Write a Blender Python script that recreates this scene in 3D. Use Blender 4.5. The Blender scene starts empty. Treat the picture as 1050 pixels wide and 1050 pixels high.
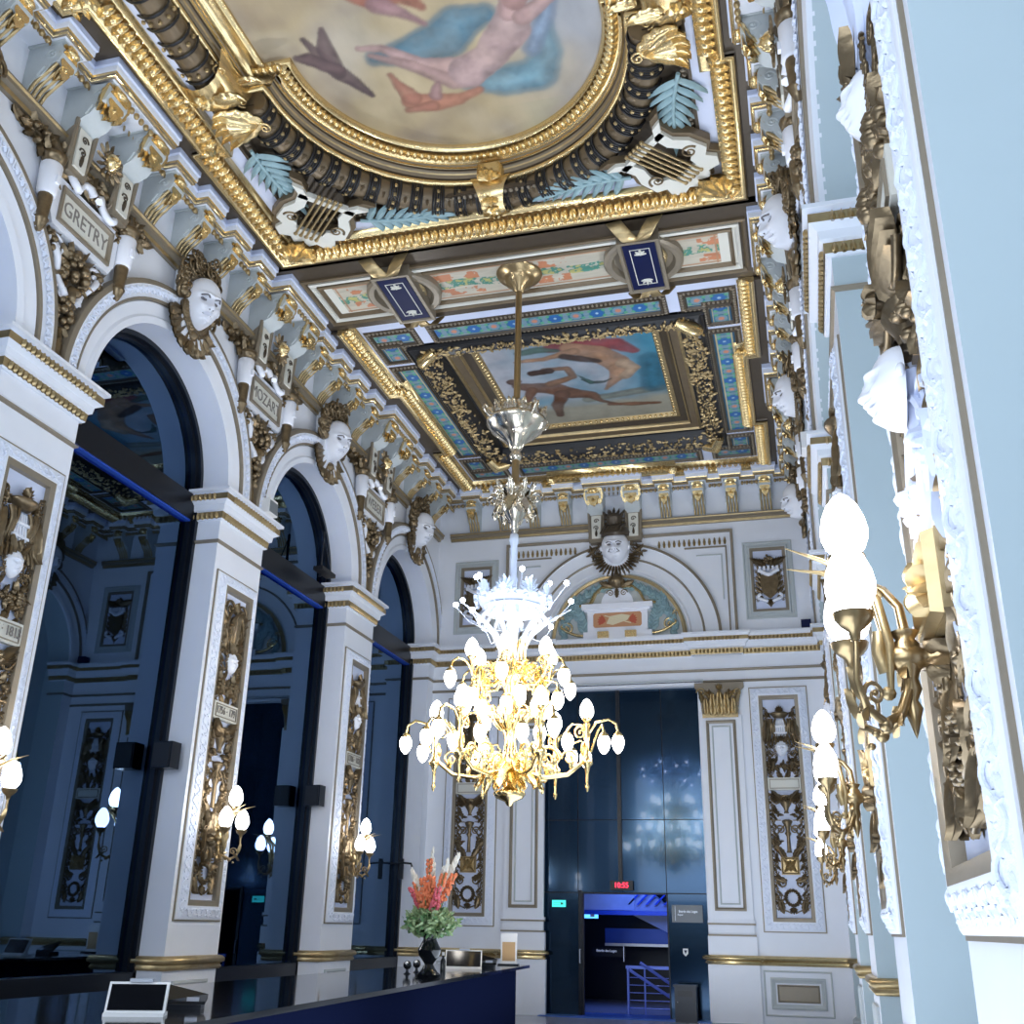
import bpy, math, random
import numpy as np
from math import sin, cos, pi, sqrt, atan2, radians
from mathutils import Matrix, Vector
random.seed(7); rng = np.random.default_rng(5)
C = bpy.context.scene.collection
SC = bpy.context.scene

# ------------------------------------------------------------------ camera
cam_d = bpy.data.cameras.new('camera'); cam = bpy.data.objects.new('camera', cam_d); C.objects.link(cam)
SC.camera = cam
cam_d.sensor_width = 36; cam_d.lens = 36 * 1076 / 1050; cam_d.clip_end = 200; cam_d.clip_start = .02
_f = 1076.0
_Y = Vector((837 - 525, 956 - 525, _f)).normalized()
_Z = Vector((580 - 525, -2200 - 525, _f)); _Z = (_Z - _Y * _Z.dot(_Y)).normalized()
_X = _Z.cross(_Y)
if _X.x < 0: _X = -_X
# rows: world axes; columns of the camera matrix: image right, image up, backwards
cam.matrix_world = Matrix(((_X.x, -_X.y, -_X.z, 0), (_Y.x, -_Y.y, -_Y.z, 0), (_Z.x, -_Z.y, -_Z.z, 1.6), (0, 0, 0, 1)))

# ------------------------------------------------------------------ world, view
SC.view_settings.view_transform = 'Standard'; SC.view_settings.look = 'None'
SC.view_settings.gamma = 1; SC.view_settings.use_curve_mapping = False
SC.view_settings.exposure = 0.32
w = bpy.data.worlds.new('night'); SC.world = w; w.use_nodes = True
w.node_tree.nodes['Background'].inputs[0].default_value = (.02, .05, .16, 1)
w.node_tree.nodes['Background'].inputs[1].default_value = .35

def area(name, loc, rot, sx, sy, power, col):
    l = bpy.data.lights.new(name, 'AREA'); l.shape = 'RECTANGLE'; l.size = sx; l.size_y = sy
    l.energy = power; l.color = col
    o = bpy.data.objects.new(name, l); o.location = loc; o.rotation_euler = rot; C.objects.link(o); return o
COOL = (.74, .85, 1.0)
area('fill_light_front', (-1.7, 5.5, .06), (pi, 0, 0), 3.2, 8, 260, COOL)  # added fill below the view, brightens ceiling and walls from underneath
area('fill_light_rear', (-1.9, 15.5, .06), (pi, 0, 0), 3.6, 9, 215, COOL)  # second added fill at floor level, aimed up
area('fill_light_behind', (-3.6, -2.3, 5.2), (radians(90), 0, 0), 7, 5, 480, COOL)  # added fill behind the camera, stands for no fixture

# ------------------------------------------------------------------ materials
def mat(name, col, rough=.5, metal=0., bump=0., bscale=20., emit=None, estr=0., spec=.5, var=0., coat=0.):
    m = bpy.data.materials.new(name); m.use_nodes = True; nt = m.node_tree; b = nt.nodes['Principled BSDF']
    b.inputs['Base Color'].default_value = (*col, 1); b.inputs['Roughness'].default_value = rough
    b.inputs['Metallic'].default_value = metal; b.inputs['Specular IOR Level'].default_value = spec
    b.inputs['Coat Weight'].default_value = coat
    tc = nt.nodes.new('ShaderNodeTexCoord')
    if var or bump:
        n = nt.nodes.new('ShaderNodeTexNoise'); n.inputs['Scale'].default_value = bscale; n.inputs['Detail'].default_value = 4
        nt.links.new(tc.outputs['Object'], n.inputs['Vector'])
        if var:
            r = nt.nodes.new('ShaderNodeMix'); r.data_type = 'RGBA'
            r.inputs[6].default_value = (*[c * (1 - var) for c in col], 1); r.inputs[7].default_value = (*[min(1, c * (1 + var)) for c in col], 1)
            nt.links.new(n.outputs['Fac'], r.inputs[0]); nt.links.new(r.outputs[2], b.inputs['Base Color'])
        if bump:
            bp = nt.nodes.new('ShaderNodeBump'); bp.inputs['Strength'].default_value = bump; bp.inputs['Distance'].default_value = .02
            nt.links.new(n.outputs['Fac'], bp.inputs['Height']); nt.links.new(bp.outputs['Normal'], b.inputs['Normal'])
    if emit:
        b.inputs['Emission Color'].default_value = (*emit, 1); b.inputs['Emission Strength'].default_value = estr
    return m
M = dict(
    white=mat('white_paint', (.80, .83, .90), .45, var=.03, bscale=3),
    carve=mat('carved_white_plaster', (.80, .85, .97), .5, bump=.5, bscale=45),
    umber=mat('umber_gilt', (.17, .125, .075), .38, metal=.35, var=.15, bscale=8),
    counter=mat('counter_black', (.006, .009, .03), .6, spec=0.), binm=mat('bin_black', (.02, .024, .035), .4), litsteel=mat('blue_lit_steel', (.16, .24, .75), .3, metal=.4), feat=mat('antique_shadow_paint', (.16, .15, .16), .5), strip=mat('blue_strip_glow', (.02, .05, .4), .4, emit=(.03, .10, 1.), estr=1.5),
    green=mat('pale_blue_green_paint', (.47, .56, .60), .5, var=.03, bscale=2),
    face=mat('white_plaster_figure', (.84, .86, .93), .4),
    grey=mat('grey_blue_stucco', (.50, .54, .55), .5, var=.05),
    taupe=mat('taupe_paint', (.25, .21, .155), .4, metal=.2, var=.1, bscale=8),
    brown=mat('dark_brown_gilt', (.085, .065, .045), .35, metal=.35, var=.15, bscale=8),
    black=mat('near_black_paint', (.012, .012, .014), .4),
    bronze=mat('antique_bronze_gilding', (.21, .155, .09), .33, metal=.75, var=.5, bscale=14, bump=.3),
    gold=mat('bright_gold_leaf', (.80, .61, .31), .27, metal=.9, var=.15, bscale=12, bump=.2),
    oldgold=mat('worn_gold_leaf', (.44, .33, .17), .36, metal=.75, var=.3, bscale=10, bump=.3),
    cream=mat('cream_stone_paint', (.70, .69, .62), .5),
    lamp_gold=mat('lamp_brass', (.95, .70, .32), .22, metal=1., var=.12, bscale=20),
    rod=mat('old_brass_rod', (.40, .29, .15), .3, metal=.9),
    patina=mat('blue_green_patina_paint', (.27, .40, .43), .45, var=.35, bscale=6),
    lilac=mat('lilac_white_panel', (.62, .68, .86), .5),
    metal=mat('black_lacquered_metal', (.014, .038, .075), .12, metal=.8, spec=.5, coat=.2),
    blackgloss=mat('black_gloss', (.006, .007, .010), .08, spec=.6),
    dark=mat('dark_frame_metal', (.006, .009, .016), .3, metal=.3),
    navy=mat('navy_enamel', (.004, .008, .05), .45, spec=.2),
    steel=mat('brushed_steel', (.55, .58, .66), .3, metal=.9),
    stone=mat('loggia_stone', (.36, .40, .46), .7, var=.15, bscale=4, bump=.2),
    floor=mat('polished_stone_floor', (.42, .42, .46), .2, var=.08, bscale=2),
    paper=mat('paper_card', (.85, .85, .85), .6), ochre=mat('ochre_print', (.62, .40, .20), .6),
    ink=mat('dark_lettering', (.05, .045, .04), .6), greyink=mat('engraved_grey_lettering', (.22, .20, .18), .6),
    leafgreen=mat('leaf_green', (.12, .25, .09), .5, var=.3, bscale=30), palegreen=mat('pale_foliage', (.36, .48, .24), .5, var=.25, bscale=40),
    coral=mat('coral_blossom', (.85, .24, .10), .5, var=.2, bscale=40), pinkish=mat('pink_blossom', (.70, .13, .16), .5),
    plume=mat('pampas_plume', (.85, .80, .70), .8), signgrey=mat('sign_grey', (.16, .18, .20), .4),
    silver=mat('silver_brass', (.80, .72, .58), .2, metal=1.),
    bulb=mat('frosted_globe_glow', (1, 1, 1), .3, emit=(1.0, .95, .88), estr=15),
    bulbcool=mat('cool_globe_glow', (1, 1, 1), .3, emit=(.88, .92, 1.0), estr=11),
    led=mat('cool_white_point_glow', (1, 1, 1), .3, emit=(.62, .72, 1.0), estr=45),
    crystal=mat('crystal_glass', (.8, .88, 1.), .08, spec=1.), red=mat('red_led', (.3, 0, 0), .4, emit=(1, .02, .06), estr=4),
    exitg=mat('exit_sign_glow', (.02, .3, .25), .4, emit=(.05, .75, .62), estr=1.2), exitb=mat('blue_sign_glow', (.05, .2, .8), .4, emit=(.08, .35, 1.), estr=2.2),
    signwhite=mat('white_lettering', (.8, .85, .9), .5, emit=(.7, .8, 1.), estr=.3),
    bluelit=mat('blue_steel_and_reflection', (.03, .10, .55), .25, metal=.3), bluefloor=mat('blue_stair_floor', (.06, .16, .50), .3),
    terra=mat('terracotta_paint', (.55, .28, .14), .6), creamp=mat('painted_cream', (.75, .66, .45), .6), rust=mat('painted_rust', (.50, .10, .05), .6),
)
def glassmat():
    m = bpy.data.materials.new('window_glass'); m.use_nodes = True; nt = m.node_tree; nt.nodes.clear()
    o = nt.nodes.new('ShaderNodeOutputMaterial'); mx = nt.nodes.new('ShaderNodeMixShader')
    t = nt.nodes.new('ShaderNodeBsdfTransparent'); t.inputs[0].default_value = (.50, .66, .85, 1)
    g = nt.nodes.new('ShaderNodeBsdfGlossy'); g.inputs['Color'].default_value = (.36, .60, 1., 1); g.inputs['Roughness'].default_value = .01
    fr = nt.nodes.new('ShaderNodeFresnel'); fr.inputs[0].default_value = 2.4
    nt.links.new(fr.outputs[0], mx.inputs[0]); nt.links.new(t.outputs[0], mx.inputs[1]); nt.links.new(g.outputs[0], mx.inputs[2]); nt.links.new(mx.outputs[0], o.inputs[0])
    return m
M['glass'] = glassmat()
def vcol(name, rough=.5, metal=0.):
    m = bpy.data.materials.new(name); m.use_nodes = True; nt = m.node_tree; b = nt.nodes['Principled BSDF']
    a = nt.nodes.new('ShaderNodeAttribute'); a.attribute_name = 'Col'
    n = nt.nodes.new('ShaderNodeTexNoise'); n.inputs['Scale'].default_value = 9; n.inputs['Detail'].default_value = 5
    mx = nt.nodes.new('ShaderNodeMix'); mx.data_type = 'RGBA'; mx.blend_type = 'OVERLAY'; mx.inputs[0].default_value = .35
    nt.links.new(a.outputs['Color'], mx.inputs[6]); nt.links.new(n.outputs['Fac'], mx.inputs[7]); nt.links.new(mx.outputs[2], b.inputs['Base Color'])
    b.inputs['Roughness'].default_value = rough; return m
M['fresco'] = vcol('fresco_paint', .6); M['tile'] = vcol('painted_frieze', .4)

# ------------------------------------------------------------------ mesh builder
ORG = {'bronze', 'gold', 'oldgold', 'patina', 'lamp_gold', 'silver', 'face', 'crystal', 'palegreen', 'leafgreen', 'plume', 'rod', 'coral'}
class MB:
    def __init__(s): s.v = []; s.f = []; s.m = []; s.n = 0; s.mi = 0
    def add(s, v, f, mi=None, X=None):
        v = np.asarray(v, float)
        if X is not None: v = v @ X[:3, :3].T + X[:3, 3]
        s.v.append(v); k = s.n; s.f += [tuple(i + k for i in q) for q in f]
        s.m += [s.mi if mi is None else mi] * len(f); s.n += len(v); return s
    def use(s, t, X=None, mi=None):
        V = np.concatenate(t.v) if t.v else np.zeros((0, 3)); return s.add(V, t.f, s.mi if mi is None else mi, X)
    def box(s, a, b, mi=None, X=None):
        (x0, y0, z0), (x1, y1, z1) = a, b
        v = [(x, y, z) for z in (z0, z1) for y in (y0, y1) for x in (x0, x1)]
        return s.add(v, [(0, 2, 3, 1), (4, 5, 7, 6), (0, 1, 5, 4), (2, 6, 7, 3), (0, 4, 6, 2), (1, 3, 7, 5)], mi, X)
    def prism(s, poly, h0, h1, mi=None, X=None, plane='uv'):   # extruded outline, slightly chamfered on the h1 side
        n = len(poly); P = np.array(poly, float)
        def pl(Q, h): return [(q[0], q[1], h) if plane == 'uv' else ((q[0], h, q[1]) if plane == 'un' else (h, q[1], q[0])) for q in Q]
        v = pl(P, h0) + pl(P, h1)
        f = [tuple(range(n))[::-1], tuple(range(n, 2 * n))] + [(i, (i + 1) % n, n + (i + 1) % n, n + i) for i in range(n)]
        return s.add(v, f, mi, X)
    def lathe(s, prof, seg=16, mi=None, X=None):     # (r, z)
        n = len(prof); v = []; f = []
        for k in range(seg):
            a = 2 * pi * k / seg
            v += [(r * cos(a), r * sin(a), z) for r, z in prof]
        for k in range(seg):
            k2 = (k + 1) % seg
            for i in range(n - 1): f.append((k * n + i, k2 * n + i, k2 * n + i + 1, k * n + i + 1))
        f.append(tuple(k * n for k in range(seg))[::-1]); f.append(tuple(k * n + n - 1 for k in range(seg)))
        return s.add(v, f, mi, X)
    def tube(s, pts, rad, seg=6, mi=None, X=None):
        P = np.array(pts, float); n = len(P); R = np.full(n, rad) if np.isscalar(rad) else np.array(rad, float)
        T = np.gradient(P, axis=0); T /= np.linalg.norm(T, axis=1)[:, None] + 1e-12
        ref = np.array([0, 0, 1.]) if abs(T[0][2]) < .9 else np.array([1., 0, 0])
        v = []; N = np.cross(T[0], ref); N /= np.linalg.norm(N)
        for i in range(n):
            N = N - T[i] * N.dot(T[i]); N /= np.linalg.norm(N) + 1e-12; B = np.cross(T[i], N)
            v += [P[i] + R[i] * (cos(2 * pi * k / seg) * N + sin(2 * pi * k / seg) * B) for k in range(seg)]
        f = [(i * seg + k, i * seg + (k + 1) % seg, (i + 1) * seg + (k + 1) % seg, (i + 1) * seg + k) for i in range(n - 1) for k in range(seg)]
        f += [tuple(range(seg))[::-1], tuple((n - 1) * seg + k for k in range(seg))]
        return s.add(v, f, mi, X)
    def ball(s, c, r, mi=None, X=None, seg=8, rings=5, half=False):
        r = (r, r, r) if np.isscalar(r) else r; v = []; f = []
        for i in range(rings + 1):
            t = pi * i / rings
            for k in range(seg):
                a = 2 * pi * k / seg; v.append((c[0] + r[0] * sin(t) * cos(a), c[1] + r[1] * sin(t) * sin(a), c[2] + r[2] * cos(t)))
        for i in range(rings):
            for k in range(seg): f.append((i * seg + k, (i + 1) * seg + k, (i + 1) * seg + (k + 1) % seg, i * seg + (k + 1) % seg))
        return s.add(v, f, mi, X)
    def sweep(s, path, prof, closed=False, plane='uv', mi=None, mis=None, X=None, loop=False):
        # path: 2-D; prof: (offset to the left of travel, height); mitred corners
        P = np.array(path, float); n = len(P); m = len(prof)
        def nrm(d): d = d / (np.linalg.norm(d) + 1e-12); return np.array([-d[1], d[0]])
        v = []
        for i in range(n):
            a = nrm(P[i] - P[i - 1]) if (closed or i > 0) else None
            b = nrm(P[(i + 1) % n] - P[i]) if (closed or i < n - 1) else None
            if a is None: a = b
            if b is None: b = a
            k = a + b; k = k / max(.25, (k @ k) / 2)
            for (o, h) in prof:
                q = P[i] + k * o
                v.append((q[0], q[1], h) if plane == 'uv' else (q[0], h, q[1]))
        f = []; ms = []
        L = n if closed else n - 1; J = m if loop else m - 1
        for i in range(L):
            j = (i + 1) % n
            for k in range(J):
                k2 = (k + 1) % m; f.append((i * m + k, j * m + k, j * m + k2, i * m + k2)); ms.append(k)
        if not closed: f += [tuple(range(m)), tuple((n - 1) * m + k for k in range(m))[::-1]]; ms += [0, 0]
        V = np.array(v)
        if X is not None: V = V @ X[:3, :3].T + X[:3, 3]
        k0 = s.n; s.v.append(V); s.f += [tuple(i + k0 for i in q) for q in f]
        s.m += [(mis[k] if mis else (s.mi if mi is None else mi)) for k in ms]; s.n += len(V); return s
    def mesh(s, mats, name, col=None):
        me = bpy.data.meshes.new(name); V = np.concatenate(s.v) if s.v else np.zeros((0, 3))
        me.from_pydata(V.tolist(), [], s.f)
        for q in (mats if isinstance(mats, (list, tuple)) else [mats]): me.materials.append(M[q])
        me.polygons.foreach_set('material_index', s.m)
        me.polygons.foreach_set('use_smooth', [True] * len(s.f)); me.set_sharp_from_angle(angle=radians(80 if all(q in ORG for q in ([mats] if isinstance(mats, str) else mats)) else 38))
        me.update(); return me

def T(x=0, y=0, z=0, rx=0, ry=0, rz=0, s=1., sx=1., sy=1., sz=1.):
    cx, sx_, cy, sy_, cz, sz_ = cos(rx), sin(rx), cos(ry), sin(ry), cos(rz), sin(rz)
    R = np.array([[cz, -sz_, 0], [sz_, cz, 0], [0, 0, 1]]) @ np.array([[cy, 0, sy_], [0, 1, 0], [-sy_, 0, cy]]) @ np.array([[1, 0, 0], [0, cx, -sx_], [0, sx_, cx]])
    A = np.eye(4); A[:3, :3] = R @ np.diag([s * sx, s * sy, s * sz]); A[:3, 3] = (x, y, z); return A
def along(path, step, closed=False):    # evenly spaced (x, y, angle)
    P = [np.array(p, float) for p in path]
    if closed: P.append(P[0])
    L = [np.linalg.norm(P[i + 1] - P[i]) for i in range(len(P) - 1)]; tot = sum(L); n = max(1, round(tot / step)); out = []
    acc = 0; i = 0
    for k in range(n):
        t = (k + .5) * tot / n
        while i < len(L) - 1 and acc + L[i] < t: acc += L[i]; i += 1
        d = (P[i + 1] - P[i]) / (L[i] + 1e-12); q = P[i] + d * (t - acc); out.append((q[0], q[1], atan2(d[1], d[0])))
    return out
def arc(cx, cy, r, a0, a1, n): return [(cx + r * cos(a0 + (a1 - a0) * i / n), cy + r * sin(a0 + (a1 - a0) * i / n)) for i in range(n + 1)]
def rect(x0, y0, x1, y1): return [(x0, y0), (x1, y0), (x1, y1), (x0, y1)]

# ------------------------------------------------------------------ objects
def obj(name, mb, mats, parent=None, label=None, mesh=None):
    o = bpy.data.objects.new(name, mesh or mb.mesh(mats, name)); C.objects.link(o)
    if parent is not None: o.parent = parent
    if label: o['label'] = label
    return o
def thing(name, label, cat, Mx, group=None):
    o = bpy.data.objects.new(name, None); C.objects.link(o); o.empty_display_size = .1
    o.matrix_world = Mx; o['label'] = label; o['category'] = cat
    if group: o['group'] = group
    return o
def tag(o, label, cat, Mx=None, group=None):
    o['label'] = label; o['category'] = cat
    if group: o['group'] = group
    if Mx is not None: o.matrix_world = Mx
    return o
def struct(name, mb, mats, Mx=None):
    o = obj(name, mb, mats); o['kind'] = 'structure'
    if Mx is not None: o.matrix_world = Mx
    return o
def dup(root, Mx, label=None, group=None):
    r = root.copy(); C.objects.link(r); r.matrix_world = Mx
    if label: r['label'] = label
    if group: r['group'] = group
    for ch in list(root.children):
        c = ch.copy(); C.objects.link(c); c.parent = r; c.matrix_parent_inverse = ch.matrix_parent_inverse
        for g in list(ch.children):
            d = g.copy(); C.objects.link(d); d.parent = c
    return r
def frame(o, u, v, n):
    A = Matrix.Identity(4)
    for i in range(3): A[i][0] = u[i]; A[i][1] = v[i]; A[i][2] = n[i]; A[i][3] = o[i]
    return A
XL, XR, YF = -7.85, .58, 22.0
def WL(y, z=0, n=0): return frame((XL + n, y, z), (0, 1, 0), (0, 0, 1), (1, 0, 0))
def WR(y, z=0, n=0): return frame((XR - n, y, z), (0, -1, 0), (0, 0, 1), (-1, 0, 0))
def WF(x, z=0, n=0): return frame((x, YF - n, z), (1, 0, 0), (0, 0, 1), (0, -1, 0))
ZC = 11.05
def CE(x, y, dz=0): return frame((x, y, ZC + dz), (1, 0, 0), (0, -1, 0), (0, 0, -1))
def text(s, size, parent, mt, x, y, z, name='lettering', ext=.004, rot=None, sx=1.):
    cu = bpy.data.curves.new('txt', 'FONT'); cu.body = s; cu.size = size; cu.align_x = 'CENTER'; cu.align_y = 'CENTER'; cu.extrude = ext; cu.resolution_u = 3
    t = bpy.data.objects.new('txt', cu); C.objects.link(t); bpy.context.view_layer.update()
    me = bpy.data.meshes.new_from_object(t.evaluated_get(bpy.context.evaluated_depsgraph_get())); bpy.data.objects.remove(t)
    me.name = name; me.materials.clear(); me.materials.append(M[mt])
    o = bpy.data.objects.new(name, me); C.objects.link(o); o.parent = parent; o.location = (x, y, z); o.scale = (sx, 1, 1)
    if rot: o.rotation_euler = rot
    return o

# ------------------------------------------------------------------ ornament templates (u, v, n); built small, reused by MB.use
def leaf(L=1., W=.5, H=.18, lobes=4, curl=.25, nx=8, ny=14):      # acanthus leaf, root at origin, tip at +v
    m = MB(); v = []; f = []
    for j in range(ny + 1):
        t = j / ny; wd = W * .5 * (sin(pi * min(1, t * .93 + .07)) ** .6) * (1 - .25 * t) * (.72 + .28 * abs(sin(pi * lobes * t + .3)))
        wd = max(wd, .004)
        for i in range(nx + 1):
            s_ = -1 + 2 * i / nx
            h = H * (1 - s_ * s_) ** .7 * (.35 + .65 * sin(pi * (t * .85 + .1))) + H * .35 * cos(pi * 3 * s_) * (1 - abs(s_)) + curl * L * t ** 4 * .5
            v.append((s_ * wd, t * L - .12 * L * abs(s_) * (1 - t), h))
    for j in range(ny):
        for i in range(nx): a = j * (nx + 1) + i; f.append((a, a + 1, a + nx + 2, a + nx + 1))
    m.add(v, f)
    # back, so that the leaf has body
    e = [(x, y, min(0, z)) for x, y, z in v[::1]]
    ring = [j * (nx + 1) for j in range(ny + 1)] + [j * (nx + 1) + nx for j in range(ny, -1, -1)]
    k = m.n; m.add([(v[i][0], v[i][1], -.01 + (v[i][2] - .03 if v[i][2] > .1 else 0)) for i in ring], [tuple(range(len(ring)))])
    return m
def scroll(R=.5, turns=1.6, r0=.07, r1=.03, seg=6, n=26, rise=0., tail=None):
    m = MB(); pts = []; rad = []
    for i in range(n + 1):
        t = i / n; a = turns * 2 * pi * t; rr = R * (1 - .86 * t)
        pts.append((rr * cos(a) , rr * sin(a), rise * t)); rad.append(r0 + (r1 - r0) * t)
    if tail:
        p0 = pts[0]; tl = [(p0[0] + (tail[0] - p0[0]) * k / 6 , p0[1] + (tail[1] - p0[1]) * k / 6, 0) for k in range(6, 0, -1)]
        pts = tl + pts; rad = [r1 + (r0 - r1) * k / 6 for k in range(6)] + rad
    m.tube(pts, rad, seg); m.ball(pts[-1], r1 * 2.6, seg=8, rings=5); return m
def rosette(R=.5, petals=6, H=.2):
    m = MB()
    lf = leaf(R, R * .95, H, 2, .1, 4, 6)
    for k in range(petals): m.use(lf, T(rz=2 * pi * k / petals))
    m.ball((0, 0, H * .5), (R * .26, R * .26, H * .8)); return m
def cluster(n, sx, sy, sz, r, seed=1, leaves=0):         # fruit and flowers bunched together
    m = MB(); g = random.Random(seed)
    for i in range(n):
        a = g.random() * 2 * pi; d = sqrt(g.random()); rr = r * g.uniform(.7, 1.25)
        m.ball((sx * d * cos(a), sy * d * sin(a), sz * (1 - d * d * .7) * g.uniform(.5, 1)), (rr, rr, rr), seg=7, rings=4)
    if leaves:
        lf = leaf(r * 3.2, r * 2., r * .8, 3, .2, 4, 6)
        for i in range(leaves):
            a = 2 * pi * i / leaves + g.uniform(-.2, .2); m.use(lf, T(sx * .7 * cos(a), sy * .7 * sin(a), sz * .3, rz=a - pi / 2, s=g.uniform(.8, 1.2)))
    return m
LEAF = leaf(1, .62, .16, 4, .3); LEAFS = leaf(1, .5, .2, 3, .15, 4, 8); LEAFW = leaf(1, .9, .2, 3, .25, 6, 9)
SCR = scroll(.5, 1.5, .085, .04); SCRS = scroll(.5, 1.3, .1, .05, 5, 18); ROS = rosette(.5, 6, .2)
EGG = MB().ball((0, 0, 0), (.36, .5, .35), seg=8, rings=6)

def palmette(n=7, L=1., spread=1.2):
    m = MB()
    for k in range(n):
        a = (k - (n - 1) / 2) / ((n - 1) / 2) * spread; m.use(LEAFS, T(rz=-a, s=L * (1 - .3 * abs(a) / spread)))
    m.ball((0, 0, .08 * L), .12 * L); return m
PALM = palmette()
def sbranch(mb, pts, r, lf, ls, k0=1):                  # stem with leaves either side
    mb.tube(pts, [r * (1 - .6 * i / len(pts)) for i in range(len(pts))], 5)
    P = np.array(pts)
    for i in range(k0, len(pts)):
        d = P[i] - P[i - 1]; a = atan2(d[1], d[0]) - pi / 2; s_ = ls * (1 - .35 * i / len(pts))
        for sg in (-1, 1): mb.use(lf, T(P[i][0], P[i][1], P[i][2], rz=a + sg * .75, s=s_))
    mb.use(lf, T(*P[-1], rz=a, s=ls * .8))

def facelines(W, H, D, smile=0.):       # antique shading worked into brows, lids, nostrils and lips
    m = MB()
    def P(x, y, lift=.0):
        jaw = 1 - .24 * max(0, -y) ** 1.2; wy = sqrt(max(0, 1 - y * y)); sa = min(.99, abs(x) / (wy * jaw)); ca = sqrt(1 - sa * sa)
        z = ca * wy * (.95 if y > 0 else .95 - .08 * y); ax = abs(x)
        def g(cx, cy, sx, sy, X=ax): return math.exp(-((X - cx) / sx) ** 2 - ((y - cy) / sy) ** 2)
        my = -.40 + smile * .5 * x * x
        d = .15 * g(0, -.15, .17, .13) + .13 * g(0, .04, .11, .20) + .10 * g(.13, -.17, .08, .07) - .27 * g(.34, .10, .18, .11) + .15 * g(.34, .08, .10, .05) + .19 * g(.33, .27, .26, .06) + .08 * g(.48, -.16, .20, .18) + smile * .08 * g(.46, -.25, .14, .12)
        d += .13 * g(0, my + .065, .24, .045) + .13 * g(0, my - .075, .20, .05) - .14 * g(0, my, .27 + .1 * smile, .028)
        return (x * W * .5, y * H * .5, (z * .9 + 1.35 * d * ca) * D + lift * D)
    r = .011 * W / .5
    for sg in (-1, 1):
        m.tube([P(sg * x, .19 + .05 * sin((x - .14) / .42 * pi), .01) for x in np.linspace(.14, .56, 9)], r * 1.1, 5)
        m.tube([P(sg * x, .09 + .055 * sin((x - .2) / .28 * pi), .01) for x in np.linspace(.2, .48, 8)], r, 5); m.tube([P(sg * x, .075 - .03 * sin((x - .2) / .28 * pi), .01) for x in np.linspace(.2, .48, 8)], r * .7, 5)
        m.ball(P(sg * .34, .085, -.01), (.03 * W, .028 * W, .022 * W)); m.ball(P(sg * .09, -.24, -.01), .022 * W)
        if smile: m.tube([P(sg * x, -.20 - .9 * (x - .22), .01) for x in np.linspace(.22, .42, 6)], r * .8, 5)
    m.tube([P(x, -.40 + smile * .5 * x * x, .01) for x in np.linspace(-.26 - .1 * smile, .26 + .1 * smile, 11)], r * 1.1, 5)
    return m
def facemesh(W=.5, H=.7, D=.45, smile=0.):
    m = MB(); nu, nv = 40, 48; v = []; f = []
    def g(x, y, cx, cy, sx, sy): return math.exp(-((x - cx) / sx) ** 2 - ((y - cy) / sy) ** 2)
    for j in range(nv + 1):
        t = -1 + 2 * j / nv                       # -1 chin .. 1 crown
        for i in range(nu + 1):
            s_ = -1 + 2 * i / nu; a = s_ * pi * .5
            wy = sqrt(max(0, 1 - t * t)); jaw = 1 - .24 * max(0, -t) ** 1.2
            x = sin(a) * wy * jaw; z = cos(a) * wy * (.95 if t > 0 else .95 - .08 * t)
            y = t * 1.0; ax = abs(x); fr = max(0, cos(a))
            d = 0
            d += .15 * g(x, y, 0, -.15, .17, .13) + .13 * g(x, y, 0, .04, .11, .20) + .10 * (g(x, y, .13, -.17, .08, .07) + g(x, y, -.13, -.17, .08, .07))
            d -= .27 * (g(ax, y, .34, .10, .18, .11)) ; d += .15 * g(ax, y, .34, .08, .10, .05)
            d += .19 * g(ax, y, .33, .27, .26, .06)
            d += .08 * g(ax, y, .48, -.16, .20, .18) + smile * .08 * g(ax, y, .46, -.25, .14, .12)
            my = -.40 + smile * .5 * x * x
            d += .13 * g(x, y, 0, my + .065, .24, .045) + .13 * g(x, y, 0, my - .075, .20, .05) - .14 * g(x, y, 0, my, .27 + .1 * smile, .028)
            d += .15 * g(x, y, 0, -.73, .20, .13) - .05 * g(x, y, 0, -.56, .2, .06)
            v.append((x * W * .5, y * H * .5, (z * .9 + 1.35 * d * fr) * D))
    for j in range(nv):
        for i in range(nu): q = j * (nu + 1) + i; f.append((q, q + 1, q + nu + 2, q + nu + 1))
    m.add(v, f)
    for sg in (-1, 1):   # ears
        m.ball((sg * W * .49, -.02 * H, D * .12), (.035 * W * 2, H * .09, D * .12))
    return m

# ================================================================== STRUCTURE
PC = [-.45, 4.1, 8.65, 13.2, 17.75, 22.3]      # pilaster centres along y
AC = [(PC[i] + PC[i + 1]) / 2 for i in range(5)]  # arch centres
HP, RA, ZI = .65, 1.625, 7.4                   # half pilaster, arch radius, impost level
struct('floor', MB().box((-12, -3.2, -.2), (XR + .8, YF + 8, 0)), 'floor')

def arcade(lo, hi, depth, ztop=11.2, wide=False):           # in (u, v, n) with u = absolute position
    m = MB()
    for i, c in enumerate(PC):
        a, b = max(lo, c - HP), min(hi, c + HP)
        if wide and c == PC[1]: a, b = 3.1, 4.83
        if b > a: m.box((a, 0, -depth), (b, ZI, 0))
    for c in AC:
        N = 40; A = arc(c, ZI, RA, pi, 0, N)
        A = [(c - 2.275, ZI), *A, (c + 2.275, ZI)]
        A = [(min(hi, max(lo, x)), y) for x, y in A]
        v = []
        for x, y in A: v += [(x, y, 0), (x, ztop, 0), (x, y, -depth), (x, ztop, -depth)]
        f = []
        for k in range(len(A) - 1):
            a = 4 * k; b = a + 4; f += [(a, b, b + 1, a + 1), (a, a + 2, b + 2, b), (a + 2, a + 3, b + 3, b + 2), (a + 1, b + 1, b + 3, a + 3)]
        m.add(v, f)
    return m
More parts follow.
